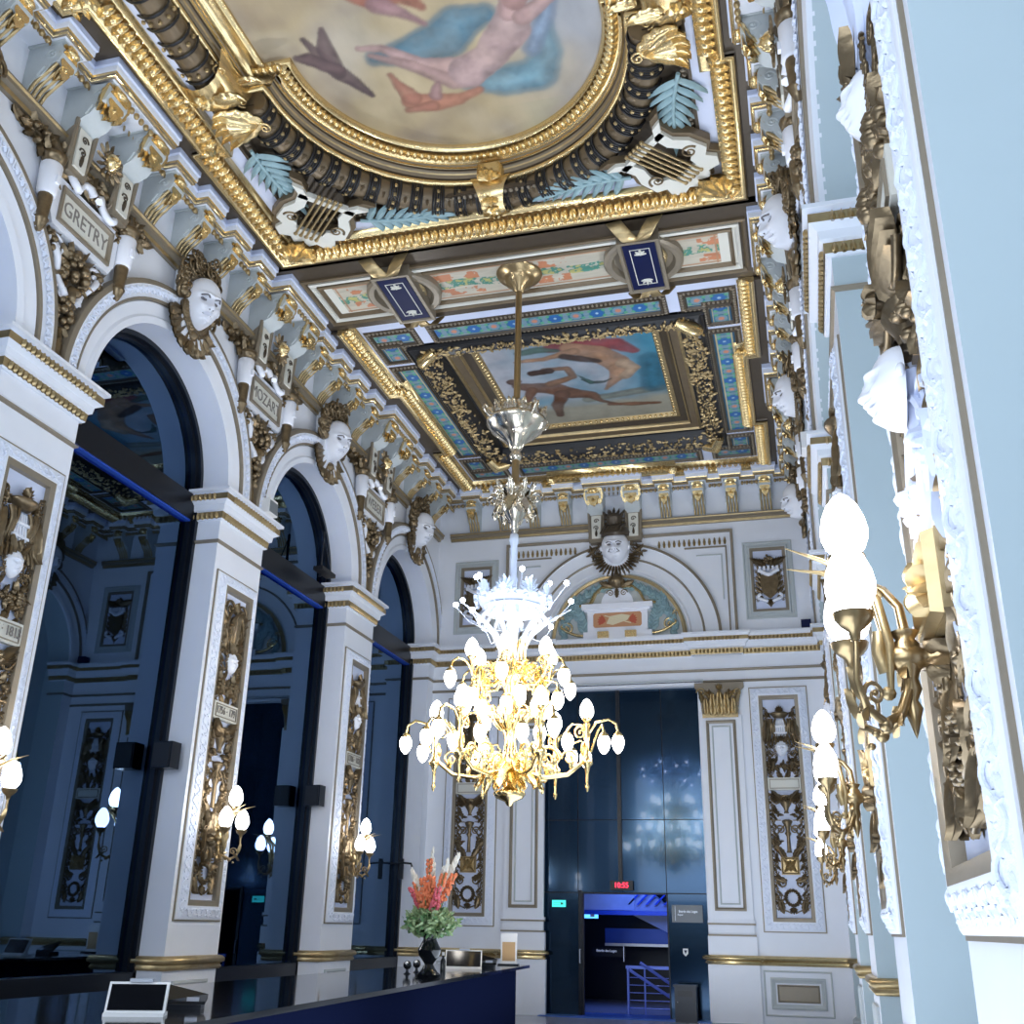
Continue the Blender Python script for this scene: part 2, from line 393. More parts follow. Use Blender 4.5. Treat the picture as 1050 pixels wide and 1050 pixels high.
# left wall: u = y
wl = struct('wall_left', arcade(-3, YF, .6), 'white', frame((XL, 0, 0), (0, 1, 0), (0, 0, 1), (1, 0, 0)))
# right wall: recesses closed by a back wall
ar = arcade(-3, YF, .62, wide=True)
def flipu(m):   # u -> -u
    for i in range(len(m.v)): m.v[i] = m.v[i] * np.array([-1, 1, 1])
    return m
wr = flipu(ar)
wr.mi = 1; wr.box((-YF, 0, -.8), (3, 11.2, -.62))
V = np.concatenate(wr.v)
for i, q in enumerate(wr.f):                    # reveals and recess take the pale green paint
    c = V[list(q)].mean(axis=0)
    if c[2] < -.05: wr.m[i] = 1
struct('wall_right', wr, ['white', 'green'], frame((XR, 0, 0), (0, -1, 0), (0, 0, 1), (-1, 0, 0)))
# far wall with the tall portal opening
DX0, DX1, DZ = -5.3, -2.0, 6.35
m = MB().box((XL - .6, YF, 0), (DX0, YF + .5, 11.2)).box((DX1, YF, 0), (XR + .8, YF + .5, 11.2)).box((DX0, YF, DZ), (DX1, YF + .5, 11.2))
struct('wall_far', m, 'white')
struct('wall_near', MB().box((-9, -3.4, 0), (XR + .8, -3.0, 11.2)), 'cream')
struct('ceiling', MB().box((XL - .7, -3.2, ZC + 1.15), (XR + .9, YF + .5, ZC + 1.3)), 'brown')

# mouldings: rail, impost, neck band round every pier
def pier_path(c, side, lo=-3, hi=YF):
    a, b = max(lo, c - HP), min(hi, c + HP)
    if side == 'right' and c == PC[1]: a, b = 3.1, 4.83
    p = [(a, -.45), (a, 0), (b, 0), (b, -.45)]
    if b >= hi - .01: p = p[:3]
    return p
RAIL = [(0, 1.0), (.03, 1.0), (.05, 1.03), (.03, 1.06), (.035, 1.07), (.075, 1.09), (.075, 1.13), (.05, 1.16), (.0, 1.17)]
IMP = [(0, 6.98), (.03, 6.98), (.05, 7.0), (.06, 7.1), (.09, 7.12), (.10, 7.20), (.13, 7.22), (.17, 7.25), (.17, 7.34), (.15, 7.36), (.21, 7.38), (.21, 7.42), (0, 7.42)]
NECK = [(0, 6.64), (.03, 6.66), (.035, 6.68), (0, 6.70)]
BASE = [(0, 0), (.06, 0), (.06, .14), (.03, .17), (0, .19)]
def bands(side):
    for c in PC:
        if c < -1: continue
        p = pier_path(c, side)
        if side == 'right': p = [(-x, y) for x, y in p][::-1]
        m = MB(); m.sweep(p, [(a_, b_ - (.2 if side == 'right' and c in (PC[1], PC[2]) else 0)) for a_, b_ in RAIL], plane='un', mi=0)
        struct('trim_rail', m, ['grey' if side == 'right' and c in (PC[1], PC[2]) else 'oldgold'], FR(side))
        m = MB(); m.sweep(p, IMP, plane='un', mis=[0, 0, 1, 0, 0, 0, 0, 1, 0, 0, 0, 0]); m.sweep(p, NECK, plane='un', mi=2)
        pts = [q for q in along(p, .075)]
        tp = leaf(.09, .07, .03, 2, .0, 4, 5)
        for z, o in ((7.0, .062), (7.25, .175)):
            for x, y, a in pts:
                # leaf stands upright against the moulding, facing outwards
                A = T(x, z, y); nx, ny = -sin(a), cos(a)
                R = np.eye(4); R[:3, 0] = (cos(a), 0, sin(a)); R[:3, 1] = (0, 1, 0); R[:3, 2] = (nx, 0, ny); R[:3, 3] = (x + nx * o, z, y + ny * o)
                m.use(tp, R, mi=1)
        struct('trim_impost', m, ['white', 'oldgold', 'taupe'], FR(side))
        m = MB(); m.sweep(p, BASE, plane='un', mi=0)
        struct('baseboard_' + side, m, ['grey'], FR(side))
def FR(side): return frame((XL, 0, 0), (0, 1, 0), (0, 0, 1), (1, 0, 0)) if side == 'left' else frame((XR, 0, 0), (0, -1, 0), (0, 0, 1), (-1, 0, 0))
bands('left'); bands('right')
# dado panels on the piers
for side in ('left', 'right'):
    for c in PC[1:5]:
        m = MB().sweep(rect(-.42, .28, .42, .88), [(0, 0), (0, .03), (.03, .04), (.06, .01), (.06, 0)], True)
        o = struct('trim_dado', m, 'grey', (WL if side == 'left' else WR)(c))

# archivolts: plain white roll, carved band with gilt fillets
ARCHP = [(0, -.02), (0, .05), (.09, .07), (.12, .04), (.2, .05), (.28, .07), (.30, .05)]
def archivolt():
    m = MB(); p = arc(0, ZI, RA, pi, 0, 48)
    m.sweep(p, [(q[0], q[1]) for q in ARCHP], mi=0)
    p2 = [(x, y) for x, y in arc(0, ZI, RA + .30, pi, 0, 48)]
    m.sweep(p2, [(0, .03), (0, .10), (.03, .11), (.035, .10), (.05, .10), (.20, .13), (.235, .13), (.27, .12), (.29, .0)], mis=[1, 1, 1, 0, 0, 1, 1, 1])
    t = MB(); t.tube([(-.06 + .12 * k / 8, .05 * sin(k / 8 * 2 * pi), .012) for k in range(9)], .011, 4); t.use(leaf(.09, .05, .025, 2, 0, 4, 5), T(-.02, -.03, 0, rz=.8)); t.use(leaf(.09, .05, .025, 2, 0, 4, 5), T(.03, .03, 0, rz=.8 + pi))
    for x, y, a in along(arc(0, ZI, RA + .425, pi, 0, 60), .13): m.use(t, T(x, y, .12, rz=a), mi=2)
    return m.mesh(['white', 'taupe', 'carve'], 'archivolt')
AM = archivolt()
for side, W_ in (('left', WL), ('right', WR)):
    for c in AC[1:]:
        o = struct('trim_archivolt', None, None) if False else obj('trim_archivolt', None, None, mesh=AM); o['kind'] = 'structure'; o.matrix_world = W_(c)

# windows in the left arches
def ring_pts(r, z0): return [(r, z0)] + arc(0, ZI, r, 0, pi, 40) + [(-r, z0)]
for i, c in enumerate(AC[1:]):
    m = MB(); P = ring_pts(RA, 0)
    m.sweep(P, [(0, -.58), (0, -.36), (.07, -.36), (.07, -.42), (.12, -.42), (.12, -.58)], mi=0)
    m.box((-RA, 6.98, -.62), (RA, 7.36, -.40)); m.box((-RA, .72, -.58), (RA, .98, -.36)); m.box((-RA, 0, -.58), (RA, .12, -.36))
    m.box((-RA + .12, 6.955, -.60), (RA - .12, 6.98, -.42), mi=1)  # blue reflection under the transom, painted as a coloured strip
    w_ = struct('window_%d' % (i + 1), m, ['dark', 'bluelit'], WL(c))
    g = MB(); Q = ring_pts(RA - .1, .1); g.prism(Q, -.50, -.49)
    obj('pane', g, 'glass', w_)

# the loggia beyond the windows: columns, back wall
for i, c in enumerate(AC[1:]):
    x, y = -9.35, c - 1.2
    m = MB().lathe([(0, .0), (.42, .0), (.42, .7), (.46, .75), (.46, .85), (.40, .9), (.42, .97), (.36, 1.05), (.34, 1.2), (.33, 3), (.29, 6.3), (.31, 6.35), (.34, 6.4), (.34, 6.5), (.40, 6.6), (.48, 6.9), (.5, 7.0), (.5, 7.2), (0, 7.2)], 20)
    t = thing('stone_column', ['stone column on the loggia left of the first window', 'stone column on the loggia nearest the first left pier', 'stone column on the loggia seen through the nearest left window', 'stone column on the loggia seen through the second left window'][i], 'column', Matrix.Translation((x, y, 0)))
    obj('shaft', m, 'stone', t)
    m = MB().box((-.5, -.5, 0), (.5, .5, .5)); obj('pedestal', m, 'stone', t)
m = MB()
for c in AC[1:]:
    m.sweep([(-x, y) for x, y in arc(-c, 7.2, 1.8, pi, 0, 24)], [(0, 0), (0, .5), (.5, .5), (.5, 0)], plane='uv')
struct('wall_loggia', m, 'stone', frame((-9.6, 0, 0), (0, 1, 0), (0, 0, 1), (1, 0, 0)))
struct('trim_balustrade', MB().box((-9.8, 2, .0), (-9.5, 22, .95)), 'stone')

# ------------------------------------------------------------------ far wall order
xc = -3.64
def fband(prof, x0, x1, mis, mats, name, steps=()):
    p = []
    for (a, b, d) in steps: p += [(a, 0), (a, d), (b, d), (b, 0)]
    m = MB(); m.sweep([(x0, 0)] + p + [(x1, 0)], prof, plane='un', mis=mis); return m
PX = (-5.68, -1.55)
st = [(PX[0] - .5, PX[0] + .5, .1), (PX[1] - .5, PX[1] + .5, .1)]
m = fband([(0, 6.98), (.04, 6.98), (.05, 7.1), (.09, 7.12), (.10, 7.18), (.13, 7.2), (.17, 7.25), (.17, 7.33), (.21, 7.38), (.21, 7.43), (0, 7.43)], XL, XR, [0, 1, 0, 0, 0, 0, 1, 0, 0, 0], None, '', st)
m.sweep([(XL, 0), (XR, 0)], NECK, plane='un', mi=2)
m.sweep([(XL, 0), (XR, 0)], [(0, 6.4), (.03, 6.42), (.03, 6.44), (0, 6.46)], plane='un', mi=2)
tp = leaf(.08, .06, .03, 2, .0, 4, 5)
for k in range(int((XR - XL) / .08)):
    x = XL + .04 + k * .08; d = .1 if any(a < x < b for a, b, _ in st) else 0
    m.use(tp, T(x, 7.01, .055 + d), mi=1); m.use(tp, T(x, 7.25, .175 + d), mi=1)
struct('trim_entablature', m, ['white', 'oldgold', 'taupe'], WF(0))
m = MB()
for a, b in ((XL, DX0), (DX1, XR)):
    s_ = [(x0, x1, d) for x0, x1, d in [(PX[0] - .5, PX[0] + .38, .1), (PX[1] - .45, PX[1] + .5, .1)] if a < (x0 + x1) / 2 < b]
    p = [(a, 0)]
    for x0, x1, d in s_: p += [(x0, 0), (x0, d), (x1, d), (x1, 0)]
    m.sweep(p + [(b, 0)], RAIL, plane='un')
struct('trim_far_rail', m, ['gold'], WF(0))
# door jamb lining and metal portal
m = MB(); m.sweep([(DX0, 0), (DX0, DZ), (DX1, DZ), (DX1, 0)], [(0, .0), (0, .03), (.1, .03), (.1, 0)]); m.sweep([(DX0, 0), (DX0, DZ), (DX1, DZ), (DX1, 0)], [(.1, 0), (.1, .045), (.125, .045), (.125, 0)], mi=1)
struct('trim_door', m, ['white', 'grey'], WF(0))
cols = [DX0, -4.59, -3.68, -2.80, DX1]; ODL, ODR, ODZ = -4.49, -2.79, 2.26
door = MB(); n0 = -.16
for i in range(4):
    a, b = cols[i] + .008, cols[i + 1] - .008
    door.box((a, 3.68, n0 - .03), (b, DZ, n0)); door.box((a, ODZ + .01, n0 - .03), (b, 3.665, n0))
door.box((DX0, 0, n0 - .03), (ODL - .1, ODZ - .01, n0)); door.box((ODR + .01, 0, n0 - .03), (DX1, ODZ - .01, n0))
d1 = struct('door_1', door, 'metal', WF(0))
fr = MB().box((ODL - .09, 0, n0 - .1), (ODL - .02, ODZ + .04, n0 + .03)).box((ODR - .02, 0, n0 - .3), (ODR + .0, ODZ, n0)).box((ODL - .02, ODZ - .02, n0 - .3), (ODR, ODZ, n0))
fr.box((-3.76, ODZ + .05, n0 - .01), (-3.68, DZ, n0 + .02)); fr.box((DX0, 0, n0 - .12), (DX1, 0.02, n0 - .03)); 
obj('door_frame', fr, 'dark', d1)
obj('backing', MB().box((DX0, ODZ, n0 - .12), (DX1, DZ, n0 - .05)).box((DX0, 0, n0 - .12), (ODL, ODZ, n0 - .05)).box((ODR, 0, n0 - .12), (DX1, ODZ, n0 - .05)), 'black', d1)
obj('door_handle', MB().tube([(ODL - .06, .95, n0 + .03), (ODL - .06, .95, n0 + .07), (ODL - .06, 1.2, n0 + .07), (ODL - .06, 1.2, n0 + .03)], .012), 'steel', d1)

# nested frames on far wall
def frame_mesh(x0, z0, x1, z1, profs):
    m = MB()
    for ins, prof, mi in profs: m.sweep(rect(x0 + ins, z0 + ins, x1 - ins, z1 - ins), prof, True, mi=mi)
    return m
THIN = [(0, 0), (0, .02), (.015, .028), (.03, .02), (.03, 0)]
FAT = [(0, 0), (0, .04), (.03, .055), (.06, .035), (.09, .02), (.09, 0)]
# pilasters with capital
def far_pilaster(x, lab):
    t = thing('pilaster', lab, 'pilaster', WF(x))
    m = MB().box((-.42, 1.17, 0), (.42, 5.72, .08)).box((-.48, 0, 0), (.48, 1.0, .1))
    for z0, z1, e in ((1.17, 1.5, .46), (1.72, 1.78, .45)): m.box((-e, z0, 0), (e, z1, .1))
    obj('shaft', m, 'white', t)
    m = MB(); m.sweep(rect(-.30, 1.95, .30, 5.6), [(0, .08), (0, .115), (.03, .12), (.06, .10), (.06, .08)], True, mi=0); m.sweep(rect(-.19, 2.06, .19, 5.49), THIN_(.08), True, mi=1)
    m.box((-.45, 1.5, .0), (.45, 1.53, .12), mi=0); m.box((-.45, 1.70, .0), (.45, 1.73, .12), mi=0); obj('inner_frame', m, ['taupe', 'grey'], t)
    c = MB().prism([(-.36, 5.72), (.36, 5.72), (.42, 6.2), (.5, 6.28), (.5, 6.38), (-.5, 6.38), (-.5, 6.28), (-.42, 6.2)], 0, .12)
    cap = obj('capital', c, 'taupe', t)
    m = MB()
    for x_, s_ in ((-.28, .32), (-.14, .42), (0, .46), (.14, .42), (.28, .32)): m.use(LEAF, T(x_, 5.74, .12, s=s_, sz=1.6)); m.use(LEAFS, T(x_ * 1.2, 5.98, .13, rz=-x_, s=.26, sz=1.5))
    for sg in (-1, 1): m.use(SCR, T(sg * .36, 6.17, .16, rz=0 if sg < 0 else pi, s=.2, sx=sg)); m.use(LEAFS, T(sg * .1, 6.0, .15, rz=-sg * .8, s=.3))
    m.use(ROS, T(0, 6.28, .16, s=.16)); m.box((-.36, 5.66, .0), (.36, 5.74, .13))
    obj('capital_foliage', m, 'oldgold', cap)
def THIN_(h): return [(0, h), (0, h + .02), (.015, h + .028), (.03, h + .02), (.03, h)]
far_pilaster(PX[0], 'white pilaster with gilt capital left of the tall black portal'); far_pilaster(PX[1], 'white pilaster with gilt capital right of the tall black portal')
# upper zone: arch rolls and side frames
m = MB(); P = arc(xc, ZI, 2.22, pi, 0, 60)
m.sweep(P, [(0, 0), (0, .08), (-.06, .09), (-.07, .07), (-.34, .05), (-.36, .08), (-.39, .05), (-.44, .05), (-.62, .10), (-.66, .02), (-.66, 0)][::-1], mis=[0, 0, 0, 0, 1, 1, 0, 0, 1, 1])
struct('trim_far_arch', m, ['white', 'taupe'], WF(0))
m = MB()
for sg in (-1, 1):
    def mr(x): return xc + sg * x
    X0, X1 = sorted((mr(2.5), mr(1.5))); 
    # L shaped frame in the spandrel: band of gilt leaves and fillets
    m.sweep([(mr(.6), 9.72), (mr(2.5), 9.72), (mr(2.5), 7.5)], [(sg * .0, 0), (0, .07), (-sg * -.05, .08), (sg * .06, 0)], mi=1)
    m.sweep([(mr(1.5), 9.38), (mr(2.38), 9.38), (mr(2.38), 7.5)], [(0, 0), (0, .03), (sg * .03, .03), (sg * .03, 0)], mi=1)
    for k in range(14): m.use(LEAFS, T(mr(.95 + k * .11), 9.46, .02, s=.15), mi=2)
    m.sweep([(mr(1.75), 9.2), (mr(2.28), 9.2), (mr(2.28), 8.2)], [(0, 0), (0, .02), (sg * .03, .02), (sg * .03, 0)], mi=3)
struct('trim_spandrel', m, ['white', 'taupe', 'oldgold', 'grey'], WF(0))
# tall-panel surrounds under the rail
for x0, x1 in ((-1.02, .22), (-7.5, -6.3)):
    m = frame_mesh(x0, .14, x1, .92, [(0, THIN, 0), (.12, FAT, 0), (.24, THIN, 1)]); m.box((x0 + .27, .41, 0), (x1 - .27, .65, .01), mi=2)
    struct('trim_far_dado', m, ['grey', 'taupe', 'taupe'], WF(0))

# ================================================================== TALL RELIEF PANELS
HB = 4.65
def rinceau_unit():
    t = MB(); t.tube([(-.13 + .26 * k / 12, .045 * sin(k / 12 * 2 * pi), .012) for k in range(13)], .011, 5)
    t.use(SCRS, T(-.06, -.02, 0, s=.075)); t.use(SCRS, T(.07, .02, 0, rz=pi, s=.075))
    l = leaf(.055, .04, .018, 2, .0, 4, 6)
    for x, y, a in ((-.1, .0, .5), (-.02, .01, -.9), (.03, -.0, 2.2), (.11, -.0, 3.9), (-.07, -.03, 1.9), (.07, .03, -1.2)): t.use(l, T(x, y, 0, rz=a))
    return t
RIN = rinceau_unit()
def panel_frame(hw, H, D=.68):
    m = MB(); R = rect(-hw, 0, hw, H)
    m.sweep(R, [(0, 0), (0, .03), (.02, .05 * D + .01), (.155, .125 * D), (.17, .125 * D), (.235, .10 * D), (.245, .01)], True, mis=[0, 0, 2, 0, 1, 1])
    m.sweep(rect(-hw - .02, -.02, hw + .02, H + .02), [(0, 0), (0, .02), (.02, .02), (.02, 0)], True, mi=1)
    for (cx, cy, L, rz) in ((-hw + .09, H / 2, H, pi / 2), (hw - .09, H / 2, H, -pi / 2), (0, .09, 2 * hw, 0), (0, H - .09, 2 * hw, pi)):
        n = max(2, round((L - .2) / .26))
        for k in range(n):
            s_ = (-(L - .2) / 2 + (k + .5) * (L - .2) / n)
            # tilt the carved unit to lie on the sloping side
            A = T(cx + cos(rz) * s_, cy + sin(rz) * s_, .09 * D, rz=rz) @ T(rx=(.5 if abs(rz) in (0, pi) else -.5) * D, sx=1, sy=1.1, sz=.8)
            m.use(RIN, A, mi=2)
    m.box((-hw + .24, .24, 0), (hw - .24, H - .24, .01), mi=3)
    return m
def sym(fn, m, *a, **k):
    fn(m, 1, *a, **k); fn(m, -1, *a, **k)
def relief_parts(variant):
    out = []
    B = .01
    # top motif
    m = MB()
    if variant == 0:
        m.lathe([(0, 0), (.10, 0), (.17, .07), (.18, .1), (.13, .12), (.1, .13), (0, .13)], 14, X=T(0, 4.02, B + .02, rx=-pi / 2, sy=.6))
        m.use(PALM, T(0, 4.15, B + .05, s=.13)); m.use(ROS, T(.23, 4.1, B, s=.14)); m.use(ROS, T(-.23, 4.1, B, s=.14))
        for sg in (-1, 1):
            for k in range(4): m.tube([(sg * (.08 + .04 * k) + sg * .03 * sin(j * .6 + k), 4.0 - j * (.06 + .004 * k), B + .05 + .02 * sin(j)) for j in range(9)], .022, 5)
            m.use(LEAF, T(sg * .25, 3.95, B, rz=pi + sg * .1, s=.45))
    else:
        for sg in (-1, 1):
            m.use(SCR, T(sg * .15, 4.2, B + .03, s=.24, sx=sg)); m.use(SCR, T(sg * .12, 3.85, B + .03, s=.28, sx=sg, rz=pi * .5 * sg))
            m.tube([(sg * (.05 + .17 * sin(t * .4)), 3.55 + t * .09, B + .04) for t in range(8)], .022, 5)
            for k in range(4): m.use(LEAF, T(sg * (.07 + .03 * k), 3.55 + .16 * k, B, rz=-sg * (.5 + .15 * k), s=.26))
        m.use(PALM, T(0, 4.15, B + .03, s=.17)); m.use(LEAF, T(0, 3.65, B, s=.5))
    out.append(('crowning_foliage', m, 'bronze', None))
    if variant == 0:
        m = MB()
        for k in range(-2, 3): m.tube([(k * .035, 3.98, B + .03), (k * .045, 3.6, B + .06)], .012, 5)
        m.box((-.11, 3.84, B), (.11, 3.87, B + .07)); m.box((-.12, 3.7, B), (.12, 3.73, B + .07)); m.prism([(-.14, 3.55), (.14, 3.55), (.12, 3.98), (-.12, 3.98)], B, B + .03)
        out.append(('white_tablet', m, 'face', 'white tablet behind the hanging ribbons'))
    # mask
    m = MB(); m.use(facemesh(.24, .32, .09), T(0, 3.42, B + .03)); out.append(('mask', m, 'face', 'small white mask'))
    m = MB()
    for sg in (-1, 1):
        for k in range(7): m.use(SCRS, T(sg * (.12 + .02 * (k % 2)), 3.60 - .055 * k, B + .05, s=.085, sx=sg, rz=k))
        m.use(SCR, T(sg * .22, 3.3, B + .03, s=.16, sx=sg)); m.use(SCR, T(sg * .2, 3.56, B + .03, s=.12, sx=sg)); m.use(LEAF, T(sg * .16, 3.2, B, rz=-sg * 2.2, s=.22))
        m.use(LEAFS, T(sg * .05, 3.55, B + .07, rz=-sg * .6, s=.17))
    m.use(PALM, T(0, 3.56, B + .08, s=.12)); out.append(('mask_curls', m, 'bronze', None))
    # fruit garland
    m = MB()
    for sg in (-1, 1):
        m.use(cluster(16, .11, .10, .07, .035, 3, 6), T(sg * .17, 3.08, B)); m.use(LEAF, T(sg * .1, 2.95, B, rz=pi - sg * .4, s=.2)); m.use(SCRS, T(sg * .22, 2.93, B + .02, s=.1, sx=sg))
    m.use(cluster(12, .09, .06, .06, .03, 4, 4), T(0, 3.06, B)); out.append(('fruit_garland', m, 'bronze', None))
    # plaque
    m = MB().box((-.30, 2.60, 0), (.30, 2.84, B + .05)); m.sweep(rect(-.27, 2.63, .27, 2.81), [(0, B + .05), (0, B + .06), (.012, B + .06), (.012, B + .05)], True, mi=1)
    out.append(('date_plaque', m, ['cream', 'taupe'], None))
    # urn with wings, festoon and bracket
    m = MB()
    m.lathe([(0, 0), (.05, 0), (.03, .04), (.05, .1), (.10, .18), (.08, .26), (.13, .3), (.12, .34), (0, .34)], 14, X=T(0, 2.16, B + .02, rx=-pi / 2, sy=.6))
    for sg in (-1, 1):
        for k in range(4): m.use(LEAFS, T(sg * .05, 2.38, B + .03, rz=-sg * (.75 + .2 * k), s=.30 - .03 * k))
        m.use(SCR, T(sg * .24, 2.48, B + .03, s=.13, sx=sg))
        m.tube([(sg * (.06 + .22 * k / 8), 2.44 - .10 * sin(pi * k / 8), B + .05) for k in range(9)], .014, 5)
        m.use(cluster(12, .07, .09, .06, .03, 8, 4), T(sg * .2, 2.15, B))
        m.box((sg * .2 - .09, 2.02, B), (sg * .2 + .09, 2.035, B + .03))
    m.use(ROS, T(0, 2.42, B + .09, s=.13)); out.append(('winged_urn', m, 'bronze', None))
    # baluster with scrolls
    m = MB()
    m.lathe([(0, 0), (.05, 0), (.035, .05), (.03, .3), (.06, .36), (.035, .4), (.05, .5), (.09, .56), (.10, .6), (.05, .62), (0, .62)], 12, X=T(0, 1.42, B + .02, rx=-pi / 2, sy=.7))
    for sg in (-1, 1):
        m.use(SCR, T(sg * .13, 1.85, B + .02, s=.18, sx=sg)); m.tube([(sg * (.03 + .20 * sin(k * .3)), 1.95 - k * .06, B + .03) for k in range(9)], .015, 5)
        m.use(cluster(10, .05, .07, .06, .03, 5, 3), T(sg * .2, 1.62, B)); m.use(LEAF, T(sg * .2, 1.5, B, rz=-sg * .5, s=.22)); m.use(LEAF, T(sg * .18, 1.5, B, rz=sg * 2.6, s=.25))
        m.use(SCR, T(sg * .25, 1.15, B + .02, s=.13, sx=sg, rz=pi / 2)); m.use(LEAFS, T(sg * .24, 1.25, B, rz=sg * .1, s=.18)); m.use(LEAFS, T(sg * .25, 1.02, B, rz=pi, s=.14))
    out.append(('baluster_scrolls', m, 'bronze', None))
    ss = {(a, b): MB() for a in (-1, 1) for b in (0, 1)}; v_ = .45
    while v_ < 4.3:
        if not 2.5 < v_ < 2.9:
            for sg in (-1, 1):
                m = ss[(sg, int(v_ > 2.7))]; m.use(SCRS, T(sg * .265, v_, B + .02, rz=v_ * 3, s=.11, sx=sg)); m.use(LEAFS, T(sg * .27, v_ + .05, B, rz=-sg * 1.0, s=.12)); m.use(LEAFS, T(sg * .25, v_ - .04, B, rz=sg * 2.4, s=.13)); m.tube([(sg * .27, v_ - .08, B), (sg * .25, v_, B + .01), (sg * .27, v_ + .08, B)], .01, 5)
        v_ += .155
    for m in ss.values(): out.append(('side_scroll', m, 'bronze', None))
    # square tile with rosette
    m = MB().box((-.16, 1.02, 0), (.16, 1.34, B + .04)); m.sweep(rect(-.155, 1.025, .155, 1.335), [(0, B + .04), (.01, B + .07), (.03, B + .04)], True)
    m.use(ROS, T(0, 1.18, B + .05, s=.21))
    for a in range(4): m.use(LEAFS, T(0, 1.18, B + .04, rz=a * pi / 2 + pi / 4, s=.17))
    out.append(('rosette_tile', m, ['oldgold'], None))
    # lower scrolls and wreath
    m = MB()
    for sg in (-1, 1):
        m.use(SCR, T(sg * .17, .86, B + .02, s=.2, sx=sg)); m.use(SCR, T(sg * .23, .60, B + .02, s=.16, sx=sg, rz=pi)); m.use(LEAF, T(sg * .1, .9, B, rz=-sg * 1.2, s=.22)); m.use(LEAF, T(sg * .22, .55, B, rz=pi - sg * .2, s=.24))
        m.tube([(sg * (.12 + .1 * sin(k * .7)), .5 - .03 * k, B + .02) for k in range(7)], .012, 5)
    for k in range(16):
        a = 2 * pi * k / 16; m.use(LEAFS, T(.115 * cos(a), .60 + .13 * sin(a), B + .01, rz=a, s=.11)); m.ball((.1 * cos(a), .60 + .115 * sin(a), B + .03), .018, seg=6, rings=4)
    m.use(PALM, T(0, .42, B, rz=pi, s=.12)); out.append(('lower_wreath', m, 'bronze', None))
    return out
PF = panel_frame(.56, HB).mesh(['white', 'taupe', 'carve', 'lilac'], 'panel_frame')
RP = {}
for vv in (0, 1): RP[vv] = [(n, m.mesh(q, n), l) for n, m, q, l in relief_parts(vv)]
RPW = [(n, m.mesh('lilac' if n in ('baluster_scrolls', 'crowning_foliage') else q, n), l) for n, m, q, l in relief_parts(1)] + [('mask', MB().use(facemesh(.26, .34, .10), T(0, 2.0, .06)).mesh('face', 'mask'), 'small white mask')]
PFW = panel_frame(.75, HB).mesh(['white', 'taupe', 'carve', 'lilac'], 'panel_frame')
def relief_panel(label, Mx, vv, date=None, wide=False):
    t = thing('relief_panel', label, 'relief panel', Mx)
    obj('carved_frame', None, None, t, mesh=PFW if wide else PF)
    for n, me, l in (RPW if wide else RP[vv]):
        o = obj(n, None, None, t, l, mesh=me); o.scale = (1.5, 1, 1.45) if wide else (1.05, 1, 1.25)
        if n == 'date_plaque' and date: text(date, .15, o, 'greyink', 0, 2.72, .075, sx=.75)
    return t
relief_panel('gilt arabesque relief on the leftmost pier, cut by the left edge, plaque ending 813', WL(PC[2], 1.6), 0, '1741 · 1813')
relief_panel('gilt arabesque relief panel with plaque 1756 · 1791 on the left wall', WL(PC[3], 1.6), 1, '1756 · 1791')
relief_panel('gilt arabesque relief panel on the left pier nearest the far wall', WL(PC[4], 1.6), 0, '1786 · 1826')
relief_panel('large relief panel at the right edge behind the nearest wall lamp', WR(3.95, 1.6), 1, wide=True)
relief_panel('relief panel behind the second wall lamp of the right wall', WR(PC[2], 1.6), 0)
relief_panel('relief panel behind the third wall lamp of the right wall', WR(PC[3], 1.6), 1)
relief_panel('relief panel on the right wall nearest the far corner', WR(PC[4], 1.6), 0)
relief_panel('bronze arabesque relief on the far wall right of the black portal', WF(-.38, 1.6), 0)
relief_panel('bronze arabesque relief on the far wall behind the flower vase', WF(-6.88, 1.6), 1)

